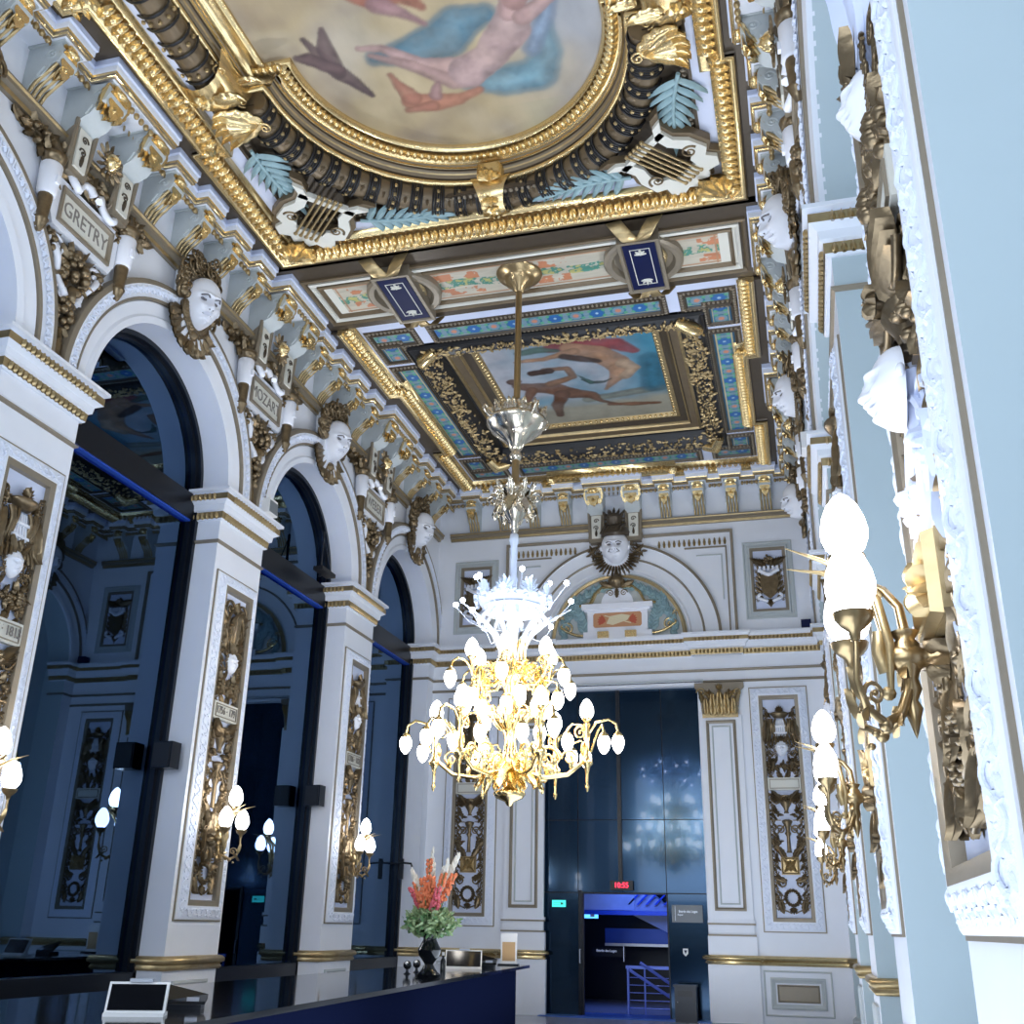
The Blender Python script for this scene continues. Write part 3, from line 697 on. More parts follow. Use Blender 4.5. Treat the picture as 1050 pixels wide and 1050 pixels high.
# square crest panels on the far wall
def crest_panel(x, lab, dim=False):
    t = thing('heraldic_relief', lab, 'relief panel', WF(x, 7.72)); H = 1.72; w_ = .52
    m = MB(); m.sweep(rect(-w_, 0, w_, H), [(0, 0), (0, .02), (.03, .03), (.04, .01), (.1, .01), (.12, .05), (.15, .05)], True, mis=[0] * 6)
    m.sweep(rect(-w_ + .15, .15, w_ - .15, H - .15), [(0, .05), (.05, .045), (.07, .0)], True, mi=1); m.box((-w_ + .2, .2, 0), (w_ - .2, H - .2, .01), mi=2)
    obj('frame', m, ['grey', 'taupe', 'lilac'], t)
    sh = [(-.17, .95), (.17, .95), (.19, .75), (.15, .55), (0, .42), (-.15, .55), (-.19, .75)]
    m = MB().prism(sh, 0, .08); 
    for k in range(-2, 3): m.box((k * .06 - .01, .55, .08), (k * .06 + .01, .9, .095))
    obj('shield', m, 'bronze', t)
    m = MB(); m.tube([(-.22 + .44 * k / 10, 1.0 + .05 * cos(k / 10 * 2 * pi), .08) for k in range(11)], .045, 6)
    for k in range(5): m.box((-.2 + k * .09, 1.04, .05), (-.15 + k * .09, 1.13, .11))
    for sg in (-1, 1): m.tube([(sg * (.05 + .2 * sin(k * .3)), .36 + k * .02, .07 + .02 * sin(k)) for k in range(9)], .035, 6)
    obj('crown_and_ribbon', m, 'face', t)
    m = MB(); m.use(cluster(14, .1, .1, .07, .035, 9, 0), T(0, 1.3, .02)); m.use(PALM, T(0, 1.2, .02, s=.2))
    for sg in (-1, 1):
        for k in range(6): m.use(LEAF, T(sg * .16, .45 + .11 * k, 0, rz=-sg * (.9 - .1 * k), s=.2)); m.use(SCRS, T(sg * .27, .4 + .16 * k, .02, s=.09, sx=sg)); m.use(LEAFS, T(sg * (.06 + .03 * k), 1.12 + .02 * k, .02, rz=-sg * (.3 + .13 * k), s=.22))
    for k in range(5): m.use(LEAFS, T((k - 2) * .05, .42, 0, rz=pi - (k - 2) * .3, s=.18))
    obj('foliage', m, 'bronze', t); return t
crest_panel(-.38, 'square relief of a crowned shield on the far wall, upper right')
crest_panel(-6.9, 'square relief of a crowned shield on the far wall behind the chandelier lights, upper left')

# ================================================================== CORNICES
def console_body(w=.26, D=.46, H=.64):
    # S-profile in (n, v)
    pr = [(0, H), (D - .03, H), (D, H - .07), (D + .01, H - .17), (D - .04, H - .25), (D - .13, H - .27), (D - .16, H - .34), (D - .22, H - .42), (D - .31, H - .46), (.10, .10), (.07, 0), (0, 0)]
    m = MB(); n = len(pr)
    v = [(sg * w / 2, y, x) for sg in (-1, 1) for x, y in pr]
    m.add(v, [tuple(range(n)), tuple(range(n, 2 * n))[::-1]] + [(i, (i + 1) % n, n + (i + 1) % n, n + i) for i in range(n)])
    for sg in (-1, 1): m.use(SCRS, T(sg * w / 2, H - .15, D - .13, ry=pi / 2, s=.15)); m.tube([(sg * w * .5, H - .42, D - .28), (sg * w * .5, H - .3, D - .2)], .02, 5)
    m.box((-w / 2 - .03, H, 0), (w / 2 + .03, H + .04, D + .03)); return m
def console_gold(w=.26, D=.46, H=.64):
    m = MB()
    for k in range(4):
        x = (k - 1.5) * w / 4; m.tube([(x, .02, .08), (x, H - .5, .14), (x, H - .42, D - .24), (x, H - .33, D - .14), (x, H - .26, D - .06)], .024, 5)
    return m
def console_leaf(w=.26, D=.46, H=.64):
    m = MB(); l = leaf(.40, w * 1.05, .07, 4, .5)
    m.use(l, T(0, H - .02, D + .02, rx=-pi * .94)); m.use(LEAFS, T(-w * .3, H - .02, D, rx=-pi * .9, rz=.0, s=.26)); m.use(LEAFS, T(w * .3, H - .02, D, rx=-pi * .9, s=.26))
    m.use(ROS, T(0, H - .30, D - .05, rx=.6, s=.14)); m.ball((0, H - .08, D + .04), (.10, .05, .05)); return m
CB, CG, CL = console_body().mesh('grey', 'modillion'), console_gold().mesh('oldgold', 'flutes'), console_leaf().mesh('gold', 'acanthus_leaf')
def bigc():
    w, D, H = .34, .60, .72; b = console_body(w, D, H); l = console_leaf(w, D, H)
    for k in range(5): l.use(LEAF, T((k - 2) * .07, H - .05, D - .02 + .01 * k, rx=-pi * .9, s=.34))
    s_ = MB().prism([(-.15, -.45), (.15, -.45), (.17, .28), (-.17, .28)], .02, .22); s_.tube([(-.15, -.44, .16), (-.16, -.1, .22), (-.17, .26, .24)], .03, 6); s_.tube([(.15, -.44, .16), (.16, -.1, .22), (.17, .26, .24)], .03, 6); s_.use(SCR, T(.17, -.34, .14, ry=pi / 2, s=.2)); s_.use(SCR, T(-.17, -.34, .14, ry=pi / 2, s=.2))
    p = MB().prism([(-.10, -.36), (.10, -.36), (.11, .18), (-.11, .18)], .22, .245); q = MB()
    q.use(SCRS, T(0, .05, .25, s=.12)); q.use(SCRS, T(0, -.12, .25, s=.12, sx=-1)); q.use(LEAFS, T(0, -.3, .25, s=.14))
    return b.mesh('grey', 'pier_bracket'), l.mesh('gold', 'acanthus_leaf'), s_.mesh('taupe', 'bracket_tail'), p.mesh('cream', 'tail_plaque'), q.mesh('brown', 'tail_scroll')
BB, BL, BS, BP, BQ = bigc()
HEAD = facemesh(.2, .26, .13).mesh('gold', 'gilt_head')
def _wreath():
    m = MB()
    for k in range(12): a = 2 * pi * k / 12; m.use(LEAFS, T(.12 * cos(a), .14 * sin(a), -.02, rz=a - pi / 2, s=.13)); m.ball((.11 * cos(a), .13 * sin(a), 0), .03, seg=6, rings=4)
    return m.mesh('bronze', 'head_wreath')
HW = _wreath()
GM = 1.13; MOFF = [1.13, 1.89, 2.66, 3.42]
def cornice(label, L0, L1, mods, bigs, Mx, sgn=1):
    t = thing('cornice', label, 'cornice', Mx)
    Z = 9.95
    b = MB(); b.sweep([(L0, 0), (L1, 0)], [(0, 0), (.06, 0), (.07, .05), (.13, .07), (.13, .12), (.15, .14), (.15, .16), (0, .16)], plane='un', mis=[0, 1, 0, 0, 1, 0, 0])
    obj('architrave_band', b, ['taupe', 'oldgold'], t)
    # stepped corona
    base = .34; dm = .52; db = .66; ev = sorted([(x, .19, dm) for x in mods] + [(x, .62, db) for x in bigs]); p = [(L0, base)]
    for x, h, d in ev:
        a, c = max(L0, x - h), min(L1, x + h)
        if a >= c: continue
        p += [(a, p[-1][1] if abs(p[-1][0] - a) < .02 else base), (a, d), (c, d), (c, base)]
    p.append((L1, base))
    q = [p[0]]
    for r in p[1:]:
        if abs(r[0] - q[-1][0]) + abs(r[1] - q[-1][1]) > 1e-4: q.append(r)
    c = MB(); c.sweep(q, [(-.03, .84), (0, .84), (.01, .86), (.03, .87), (.03, .90), (.045, .92), (.05, .94), (.05, 1.0), (.07, 1.02), (.07, 1.12), (-.03, 1.12)], plane='un', mis=[0, 1, 2, 1, 2, 0, 0, 3, 3, 0])
    c.prism([(L0, 0)] + q + [(L1, 0)], .846, 1.114, mi=0, plane='un'); obj('corona', c, ['white', 'taupe', 'gold', 'lilac'], t)
    for x in mods:
        o = obj('modillion', None, None, t, mesh=CB); o.location = (x, .18, .0)
        g = obj('flutes', None, None, o, 'gilt and white flutes', mesh=CG); l = obj('acanthus_leaf', None, None, o, 'bright gilt acanthus leaf', mesh=CL)
    for x in bigs:
        for s_ in (-.42, .42):
            o = obj('pier_bracket', None, None, t, mesh=BB); o.location = (x + s_, .12, .0)
            for me in (BL, BS, BP, BQ): obj(me.name.split('.')[0], None, None, o, mesh=me)
        o = obj('gilt_head', None, None, t, mesh=HEAD); o.location = (x, .18, .30); obj('head_wreath', None, None, o, mesh=HW)
    # eggs between brackets
    e = MB(); x = L0 + .06
    while x < L1:
        if not any(abs(x - k) < .17 for k in mods) and not any(abs(abs(x - k) - .42) < .19 for k in bigs):
            e.use(EGG, T(x, .76, (.62 if any(abs(x - k) < .62 for k in bigs) else .35), s=.1)); e.use(LEAFS, T(x + .05, .80, .34, rz=pi, s=.08))
        x += .1
    obj('egg_moulding', e, 'oldgold', t); return t
def off(c): return [c + o for o in MOFF]
ms = [x for c in PC for x in off(c) if 1 < x < 21.9]
cornice('grey cornice with gilt brackets above the windows of the left wall', 1, 21.9, ms, [c for c in PC if 3 < c < 20], frame((XL, 0, 9.95), (0, 1, 0), (0, 0, 1), (1, 0, 0)))
cornice('grey cornice with gilt brackets along the top of the right wall', -21.9, -1, [-x for x in ms], [-c for c in PC if 3 < c < 20], frame((XR, 0, 9.95), (0, -1, 0), (0, 0, 1), (-1, 0, 0)))
fo = [1.14, 1.88, 2.6, 3.32]
cornice('grey cornice with gilt brackets over the far wall above the arch', XL + .3, XR - .3, [xc + s_ * o for o in fo for s_ in (-1, 1)], [xc], frame((0, YF, 9.95), (1, 0, 0), (0, 0, 1), (0, -1, 0)))

# ================================================================== KEYSTONE HEADS
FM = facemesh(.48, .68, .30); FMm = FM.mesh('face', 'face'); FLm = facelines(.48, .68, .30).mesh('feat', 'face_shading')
def head_parts(kind, seed):
    g = random.Random(seed); hair = MB(); col = MB()
    n = 64
    for k in range(n):
        a = -.35 + (pi + .7) * k / n; rr = g.uniform(.0, .24)
        if kind == 'beard': pass
        r = .05 * g.uniform(.8, 1.3)
        x, y = (.27 + rr * .6) * cos(a), .10 + (.30 + rr) * sin(a)
        hair.use(SCRS, T(x, y, .02 + .14 * g.random() * max(0, sin(a)) + .05, rz=g.random() * 6, ry=g.uniform(-.4, .4), s=.19 * g.uniform(.8, 1.2)))
        hair.ball((x * .93, y * .97, .06), (.07, .07, .08), seg=7, rings=4)
    if kind == 'curls':
        for sg in (-1, 1):
            for k in range(6): hair.use(SCRS, T(sg * .27, .1 - .09 * k, .08, rz=k, s=.14, sx=sg)); hair.ball((sg * .25, .08 - .08 * k, .04), .06, seg=7, rings=4)
    if kind == 'beard' :
        for k in range(22):
            a = pi + pi * k / 21; hair.use(SCRS, T(.23 * cos(a), -.1 + .28 * sin(a), .08, rz=k, s=.15)); hair.ball((.22 * cos(a), -.1 + .26 * sin(a), .05), .06, seg=7, rings=4)
    # collar of leaves
    for k in range(9):
        a = pi * 1.08 + pi * .84 * k / 8; col.use(LEAFW, T(.20 * cos(a), -.18 + .20 * sin(a), .0, rz=a - pi / 2, rx=0, s=.30))
    col.use(PALM, T(0, -.45, .02, rz=pi, s=.22)); col.ball((0, -.42, .05), (.08, .08, .08))
    for sg in (-1, 1): col.use(SCR, T(sg * .3, -.28, .02, s=.2, sx=sg))
    # block behind the head
    blk = MB().prism([(-.22, -.5), (.22, -.5), (.30, .5), (-.30, .5)], -.10, .06)
    return [('keystone', blk, 'white'), ('hair', hair, 'bronze'), ('leaf_collar', col, 'bronze')]
KINDS = {k: [(n, m.mesh(q, n)) for n, m, q in head_parts(k, s_)] for k, s_ in (('curls', 3), ('beard', 5), ('plain', 8))}
def bust(label, Mx, kind, side=0, s_=1.):
    t = thing('keystone_head', label, 'sculpted head', Mx @ Matrix.Scale(s_, 4) @ Matrix.Translation((0, .5, 0)))
    for n, me in KINDS[kind]: obj(n, None, None, t, mesh=me)
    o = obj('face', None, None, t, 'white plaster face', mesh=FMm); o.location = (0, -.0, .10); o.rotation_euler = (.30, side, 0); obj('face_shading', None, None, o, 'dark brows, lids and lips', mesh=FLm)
    return t
for i, (k, lab) in enumerate((('curls', 'white head with bronze curls over the nearest left arch, below the first cornice brackets'), ('beard', 'white head with bronze hair over the second left arch, between the plaques GRETRY and MOZART'), ('plain', 'white head with bronze hair over the middle left arch, right of the plaque MOZART'), ('curls', 'white head with bronze curls over the left arch nearest the far wall'))):
    bust(lab, WL(AC[i + 1], 8.98, .14), k, side=-.40, s_=1.15)
for i, (k, lab) in enumerate((('beard', 'white head with bronze hair over the nearest right arch, at the very top'), ('curls', 'large white head in profile on the right wall, level with the corner lyre'), ('beard', 'white bearded head in profile on the right wall beside the small ceiling painting'), ('plain', 'white head on the right wall nearest the far corner'))):
    bust(lab, WR(AC[i + 1], 8.98, .14), k, side=.25, s_=1.12)

# spandrel trophies with the composers' names
def trophy_parts():
    pl = MB().prism([(-.52, .3), (.52, .3), (.60, .45), (.60, .78), (.52, .93), (-.52, .93), (-.60, .78), (-.60, .45)], 0, .12)
    pl.sweep(rect(-.48, .38, .48, .85), [(0, .12), (0, .15), (.03, .16), (.05, .13), (.07, .12)], True, mi=1); pl.box((-.41, .45, .11), (.41, .78, .125), mi=2)
    ribs = []
    for sg in (-1, 1):
        rib = MB(); ribs.append(rib)
        rib.use(SCR, T(sg * .22, 1.12, .10, s=.32, sx=sg)); rib.tube([(sg * (.05 + .45 * k / 10), 1.0 + .10 * sin(k * .8), .16 + .04 * cos(k)) for k in range(11)], .05, 6)
        rib.use(SCR, T(sg * .34, .12, .08, s=.28, sx=sg)); rib.use(SCR, T(sg * .12, -.35, .07, s=.2, sx=sg)); rib.tube([(sg * (.4 - .3 * k / 8), .1 - .5 * k / 8, .08 + .03 * sin(k)) for k in range(9)], .045, 6)
    fol = MB()
    for sg in (-1, 1):
        fol.use(cluster(20, .20, .16, .16, .055, 11, 8), T(sg * .36, 1.18, .05)); fol.use(cluster(24, .30, .13, .13, .05, 12, 8), T(sg * .86, 1.22, .02)); fol.use(cluster(12, .08, .2, .12, .045, 15, 6), T(sg * .62, .98, .06)); fol.use(cluster(10, .07, .14, .1, .04, 16, 6), T(sg * .42, .12, .02))
        for k in range(4): fol.use(LEAF, T(sg * (.62 + .14 * k), 1.16 + .03 * k, 0, rz=-sg * (1.2 + .1 * k), s=.32))
    fol.use(cluster(30, .24, .28, .18, .06, 13, 10), T(0, -.02, .02)); fol.use(cluster(20, .14, .26, .14, .05, 14, 8), T(0, -.58, .0))
    for k in range(6): fol.use(LEAF, T(0, .1 - .18 * k, .0, rz=pi / 2 + pi * (k % 2) + .5, s=.32 - .03 * k))
    fol.use(PALM, T(0, 1.02, .1, s=.3)); fol.use(LEAF, T(0, -.8, 0, rz=pi, s=.5))
    tors = []
    for sg in (-1, 1):
        tor = MB(); torw = MB(); flm = MB(); tors += [('torch', tor, 'bronze'), ('torch_flame', flm, 'bronze'), ('torch_sleeve', torw, 'face')]
        X = T(sg * .72, .2, .14, rx=-pi / 2)
        tor.lathe([(0, -.16), (.03, -.15), (.06, -.08), (.08, -.02), (.09, .0), (.07, .03), (.075, .1), (.085, .3), (.08, .34), (0, .34)], 12, X=X)
        torw.lathe([(.10, .32), (.11, .34), (.125, .72), (.11, .74), (0, .74)], 14, X=X); torw.box((sg * .72 - .03, .66, .25), (sg * .72 + .03, .76, .28))
        flm.lathe([(0, .74), (.1, .74), (.14, .82), (.15, .86), (.12, .88), (.06, .98), (.02, 1.1), (0, 1.1)], 12, X=X)
        for k in range(4): flm.use(LEAFS, T(sg * .72 + (k - 1.5) * .06, 1.04, .14, rz=-(k - 1.5) * .4, s=.2))
    bg = MB().prism([(-1.0, 1.55), (1.0, 1.55), (.55, .6), (.17, -.4), (.1, -1.0), (-.1, -1.0), (-.17, -.4), (-.55, .6)], 0, .015)
    return [('backing', bg, 'taupe'), *[('ribbon_scroll', r_, 'face') for r_ in ribs], ('foliage', fol, 'bronze'), *tors, ('name_plaque', pl, ['white', 'taupe', 'cream'])]
TR = [(n, m.mesh(q, n)) for n, m, q in trophy_parts()]
def trophy(label, Mx, name=None):
    t = thing('name_trophy', label, 'wall ornament', Mx)
    for n, me in TR:
        o = obj(n, None, None, t, mesh=me)
        if n == 'name_plaque' and name: text(name, .27, o, 'greyink', 0, .61, .128, sx=.82 if len(name) < 7 else .7)
    return t
ZT = 8.62
trophy('trophy of torches and fruit around the plaque GRETRY', WL(PC[2], ZT), 'GRETRY')
trophy('trophy of torches and fruit around the plaque MOZART', WL(PC[3], ZT), 'MOZART')
trophy('trophy of torches and fruit with a small name plaque between the two far left arches', WL(PC[4], ZT), 'WEBER')
trophy('bronze and white trophy at the left edge above the nearest left pier', WL(PC[1], ZT))
for i, lab in enumerate(('bronze and white trophy on the right wall above the nearest pier', 'bronze and white trophy on the right wall between the first two heads in profile', 'bronze and white trophy on the right wall between the bearded head and the large head', 'bronze and white trophy on the right wall nearest the far corner')):
    trophy(lab, WR(PC[i + 1], ZT))

# ================================================================== CEILING
def paint_mesh(w, h, step, fn, inside=None, name='painting', gain=1.):
    nx, ny = int(w / step), int(h / step)
    xs = np.linspace(-w / 2, w / 2, nx + 1); ys = np.linspace(-h / 2, h / 2, ny + 1)
    Xg, Yg = np.meshgrid(xs, ys); col = fn(Xg, Yg)
    v = np.c_[Xg.ravel(), Yg.ravel(), np.zeros(Xg.size)]
    J, I = np.meshgrid(range(ny), range(nx), indexing='ij'); a = (J * (nx + 1) + I).ravel()
    if inside is not None:
        cx = (Xg[:-1, :-1] + w / nx / 2).ravel(); cy = (Yg[:-1, :-1] + h / ny / 2).ravel(); a = a[inside(cx, cy)]
    f = np.c_[a, a + 1, a + nx + 2, a + nx + 1]
    me = bpy.data.meshes.new(name); me.from_pydata(v.tolist(), [], f.tolist())
    at_ = me.color_attributes.new('Col', 'FLOAT_COLOR', 'POINT')
    c4 = np.c_[np.clip(col.reshape(-1, 3) * gain, 0, 1), np.ones(Xg.size)].astype(np.float32); at_.data.foreach_set('color', c4.ravel())
    return me
def vnoise(X, Y, s, seed):
    g = np.random.default_rng(seed); G = g.random((64, 64)); x = (X / s + 100) % 63; y = (Y / s + 100) % 63
    i = x.astype(int); j = y.astype(int); fx = x - i; fy = y - j; fx = fx * fx * (3 - 2 * fx); fy = fy * fy * (3 - 2 * fy)
    return (G[j, i] * (1 - fx) + G[j, i + 1] * fx) * (1 - fy) + (G[j + 1, i] * (1 - fx) + G[j + 1, i + 1] * fx) * fy
def fbm(X, Y, s, seed): return .55 * vnoise(X, Y, s, seed) + .28 * vnoise(X, Y, s / 2.1, seed + 1) + .17 * vnoise(X, Y, s / 4.3, seed + 2)
def mixc(a, b, t): return a + (np.asarray(b) - a) * t[..., None]
def stroke(col, X, Y, pts, r, c, soft=.03, var=.25, seed=0, edge=True):
    # painted limb or fold: chain of tapered capsules with modelled tone
    P = [np.array(p[:2], float) for p in pts]; R = [p[2] if len(p) > 2 else r for p in pts]
    D = np.full(X.shape, 9.); 
    for i in range(len(P) - 1):
        d = P[i + 1] - P[i]; L2 = d @ d + 1e-9; t = np.clip(((X - P[i][0]) * d[0] + (Y - P[i][1]) * d[1]) / L2, 0, 1)
        q = np.hypot(X - P[i][0] - t * d[0], Y - P[i][1] - t * d[1]) - (R[i] + (R[i + 1] - R[i]) * t); D = np.minimum(D, q)
    D = D + .02 * (fbm(X, Y, .12, seed + 40) - .5)
    D = D + .05 * (fbm(X, Y, .28, seed + 70) - .5); k = np.clip(.5 - D / soft, 0, 1) * (.80 + .3 * fbm(X, Y, .3, seed + 3)); tone = .95 + 1.6 * var * (np.clip(-D / (r + 1e-6), 0, 1) - .45) + .8 * (fbm(X, Y, .20, seed + 9) - .5)
    cc = np.asarray(c) * .68 * tone[..., None]; out = col + (cc - col) * k[..., None]
    if edge: e = np.exp(-(D / (soft * .45)) ** 2) * .45; out = out * (1 - e[..., None]) + np.asarray(c) * .55 * e[..., None]
    return out

# the big oval painting; local u = x - xc, v toward the camera
XC = -3.64; YO = 9.35
def big_paint(X, Y):       # Y = v - 3.0 (grid centre)
    V = Y + 2.2; a = fbm(X, V, .9, 1); b = fbm(X, V, 1.5, 5)
    col = mixc(np.zeros(X.shape + (3,)) + (.40, .31, .18), (.62, .50, .31), np.clip(a * 1.6 - .3, 0, 1))
    col = mixc(col, (.33, .37, .45), np.clip((X - .4) * .55 + (b - .45) * 1.6, 0, 1) * .8)
    col = mixc(col, (.52, .52, .52), np.clip(b * 2.4 - 1.2, 0, 1) * .6)
    col = mixc(col, (.30, .36, .22), np.clip((a - .52) * 3, 0, 1) * np.clip(V + 1.4 < 0, 0, 1) * .4)
    col = mixc(col, (.34, .27, .22), np.clip((.42 - a) * 4, 0, 1) * np.clip(-X, 0, 1) * .6)
    S = stroke
    # dark bird, upper left
    col = S(col, X, V, [(-1.72, .32, .03), (-1.60, -.05, .09), (-1.5, -.30, .11), (-1.36, -.50, .09), (-1.22, -.78, .04)], .1, (.17, .11, .11), .03)
    col = S(col, X, V, [(-1.50, -.30, .10), (-1.52, .10, .12), (-1.42, .42, .02)], .1, (.20, .13, .13), .03, seed=2); col = S(col, X, V, [(-1.5, -.25, .09), (-1.78, .0, .10), (-1.92, .05, .05)], .08, (.19, .12, .12), .03, seed=3)
    # blue drapery, then the floating figure
    col = S(col, X, V, [(-.95, -.18, .10), (-.5, -.2, .22), (.0, -.1, .30), (.25, .1, .26), (.6, .15, .15)], .25, (.16, .30, .38), .10, seed=4)
    col = S(col, X, V, [(.1, -.85, .12), (.55, -.95, .24), (1.0, -.95, .25), (1.25, -.6, .15), (1.3, -.2, .08)], .2, (.24, .42, .50), .12, seed=5)
    col = S(col, X, V, [(1.05, -.5, .1), (1.35, .0, .1), (1.5, .35, .06)], .1, (.34, .44, .58), .10, seed=6)
    skin = (.68, .44, .40)
    col = S(col, X, V, [(-1.1, .02, .04), (-.8, -.05, .06), (-.4, -.42, .11), (.08, -.62, .20)], .12, skin, .03, seed=7)
    col = S(col, X, V, [(-1.0, -.12, .03), (-.55, -.40, .08), (-.1, -.80, .12), (.15, -.78, .18)], .1, (.62, .40, .36), .03, seed=8)
    col = S(col, X, V, [(.15, -.68, .25), (.5, -.5, .22), (.85, -.15, .26), (.95, .1, .2)], .2, (.72, .50, .47), .03, seed=9)
    col = S(col, X, V, [(.9, .1, .12), (.98, .5, .08), (1.15, .95, .05)], .08, skin, .03, seed=10); col = S(col, X, V, [(1.05, .0, .12), (1.4, .2, .09), (1.48, .75, .06), (1.35, 1.0, .05)], .08, skin, .03, seed=11)
    col = S(col, X, V, [(1.02, .26, .14), (1.1, .32, .12)], .12, (.62, .36, .32), .03, seed=12)
    # star
    for k in range(8):
        aa = pi * k / 4; L = .34 if k % 2 == 0 else .2; col = S(col, X, V, [(1.3, 1.15, .04), (1.3 + L * cos(aa), 1.15 + L * sin(aa), .004)], .04, (.80, .88, .98), .03, .1, edge=False)
    # small winged figures
    red = (.50, .22, .15)
    col = S(col, X, V, [(-.75, -1.0, .12), (-.45, -1.1, .15), (-.1, -1.12, .10), (.2, -1.02, .05)], .12, (.62, .28, .18), .04, seed=13); col = S(col, X, V, [(-.72, -.95, .13), (-.82, -.65, .06), (-.86, -.5, .04)], .1, red, .04, seed=14)
    col = S(col, X, V, [(-.5, -1.15, .09), (-.85, -1.15, .05)], .06, red, .04, seed=15); col = S(col, X, V, [(-.4, -.98, .08), (-.3, -.78, .03)], .06, (.50, .30, .28), .04, seed=16)
    col = S(col, X, V, [(-.85, .95, .2), (-.6, .75, .22), (-.3, .7, .14), (-.1, .45, .05)], .2, (.60, .24, .16), .05, seed=17); col = S(col, X, V, [(-.6, .6, .14), (-.35, .4, .08), (-.15, .2, .03)], .1, (.52, .30, .30), .05, seed=18)
    col = S(col, X, V, [(-.8, 1.2, .15), (-.3, 1.15, .12), (.1, 1.2, .05), (.35, 1.05, .05)], .12, (.66, .34, .24), .05, seed=19); col = S(col, X, V, [(-.3, 1.0, .1), (.0, .95, .08)], .1, (.45, .50, .66), .06, seed=20)
    return col
def oval_in(x, y):
    v = y + 2.2; return ((x * x + v * v < 2.12 ** 2) & (v < .05)) | ((v >= .0) & (abs(x) < 2.5))
t = thing('ceiling_painting', 'large faded painting of floating figures and a dark bird in the gilt oval frame', 'painting', CE(XC, YO, .88))
pm = paint_mesh(5.0, 8.6, .024, big_paint, oval_in, 'canvas', .9); pm.materials.append(M['fresco'])
o = obj('canvas', None, None, t, mesh=pm); o.location = (0, 2.2, 0)

def oval_path(r, notch=.38, vmax=8, n=56):
    return [(r + notch, vmax), (r + notch, .1), (r, .1)] + arc(0, 0, r, 0, -pi, n) + [(-r, .1), (-r - notch, .1), (-r - notch, vmax)]
t = thing('oval_frame', 'gilt oval moulding with dark coved edge around the large ceiling painting', 'ceiling frame', CE(XC, YO))
def op(prof, mis, mats, name, label=None, r=2.0):
    m = MB(); P = oval_path(r)[::-1]; m.sweep(P, [(-a, b) for a, b in prof], mis=mis, mi=0); return obj(name, m, mats, t, label)
# travelling -u .. +u on the far side: the offset to the left is outward
op([(0, -.90), (0, -.82), (.04, -.78), (.06, -.80), (.19, -.76), (.21, -.72), (.25, -.72), (.25, -.66)], [0] * 7, ['gold'], 'gilt_band')
m = MB(); gl = leaf(.14, .07, .05, 1, .0, 4, 6)
for x, y, a in along([p for p in oval_path(2.125) if p[1] < 4.5], .10):
    m.use(EGG, T(x, y, -.74, rz=a, s=.13)); m.use(gl, T(x, y, -.76, rz=a) @ T(.05, -.07, 0)); 
obj('gilt_leaves', m, 'gold', t)
op([(.24, -.76), (.25, -.69), (.275, -.67), (.28, -.64), (.285, -.60), (.30, -.585), (.305, -.53), (.36, -.50), (.42, -.47)], [1, 2, 0, 1, 2, 1, 0, 1], ['brown', 'taupe', 'oldgold'], 'dark_cove')
m = MB(); P = oval_path(2.33); m.tube([(x, y, -.46) for x, y in P], .045, 8); obj('gilt_tube', m, 'gold', t)
# torus garland of bound reeds
t = thing('ceiling_garland', 'thick bronze garland with dark bands around the oval painting', 'garland', CE(XC, YO))
P = arc(0, 0, 2.53, .0, -pi, 90); m = MB(); m.tube([(x, y, -.33) for x, y in P], .19, 14)
for sg in (-1, 1): m.tube([(sg * 2.88, .1 + .2 * k, -.33) for k in range(40)], .19, 14)
obj('reed_body', m, 'umber', t)
m = MB(); m2 = MB(); m4 = MB(); bead = MB().ball((0, 0, 0), .022, seg=5, rings=3)
for k in range(24):
    a = -pi * (k + .5) / 24
    for d in np.linspace(-.03, .03, 5): m.tube([((2.53 + .215 * cos(q)) * cos(a + d), (2.53 + .215 * cos(q)) * sin(a + d), -.33 + .215 * sin(q)) for q in np.linspace(-.4, pi + .4, 12)], .017 if abs(d) > .02 else .012, 5)
    for q in np.linspace(.1, pi - .1, 6): m.ball(((2.53 + .215 * cos(q)) * cos(a), (2.53 + .215 * cos(q)) * sin(a), -.33 + .215 * sin(q)), .03, seg=6, rings=4, mi=1)
    a2 = -pi * (k + 1) / 24; m2.use(LEAFS, T(2.53 * cos(a2), 2.53 * sin(a2), -.19, rz=a2 + pi / 2, s=.18, sz=.8))
obj('dark_bands', m, ['black', 'oldgold'], t)
for sg in (-1, 1):
    m = MB()
    for k in range(12):
        y = .35 + .42 * k
        for d in (-.1, .1): m.tube([(sg * 2.88 + .215 * cos(q), y + d, -.33 + .215 * sin(q)) for q in np.linspace(-.4, pi + .4, 12)], .017, 5)
        for q in np.linspace(.1, pi - .1, 6): m.ball((sg * 2.88 + .215 * cos(q), y, -.33 + .215 * sin(q)), .03, seg=6, rings=4, mi=1)
    obj('dark_bands', m, ['black', 'oldgold'], t)
obj('reed_leaves', m2, 'umber', t)
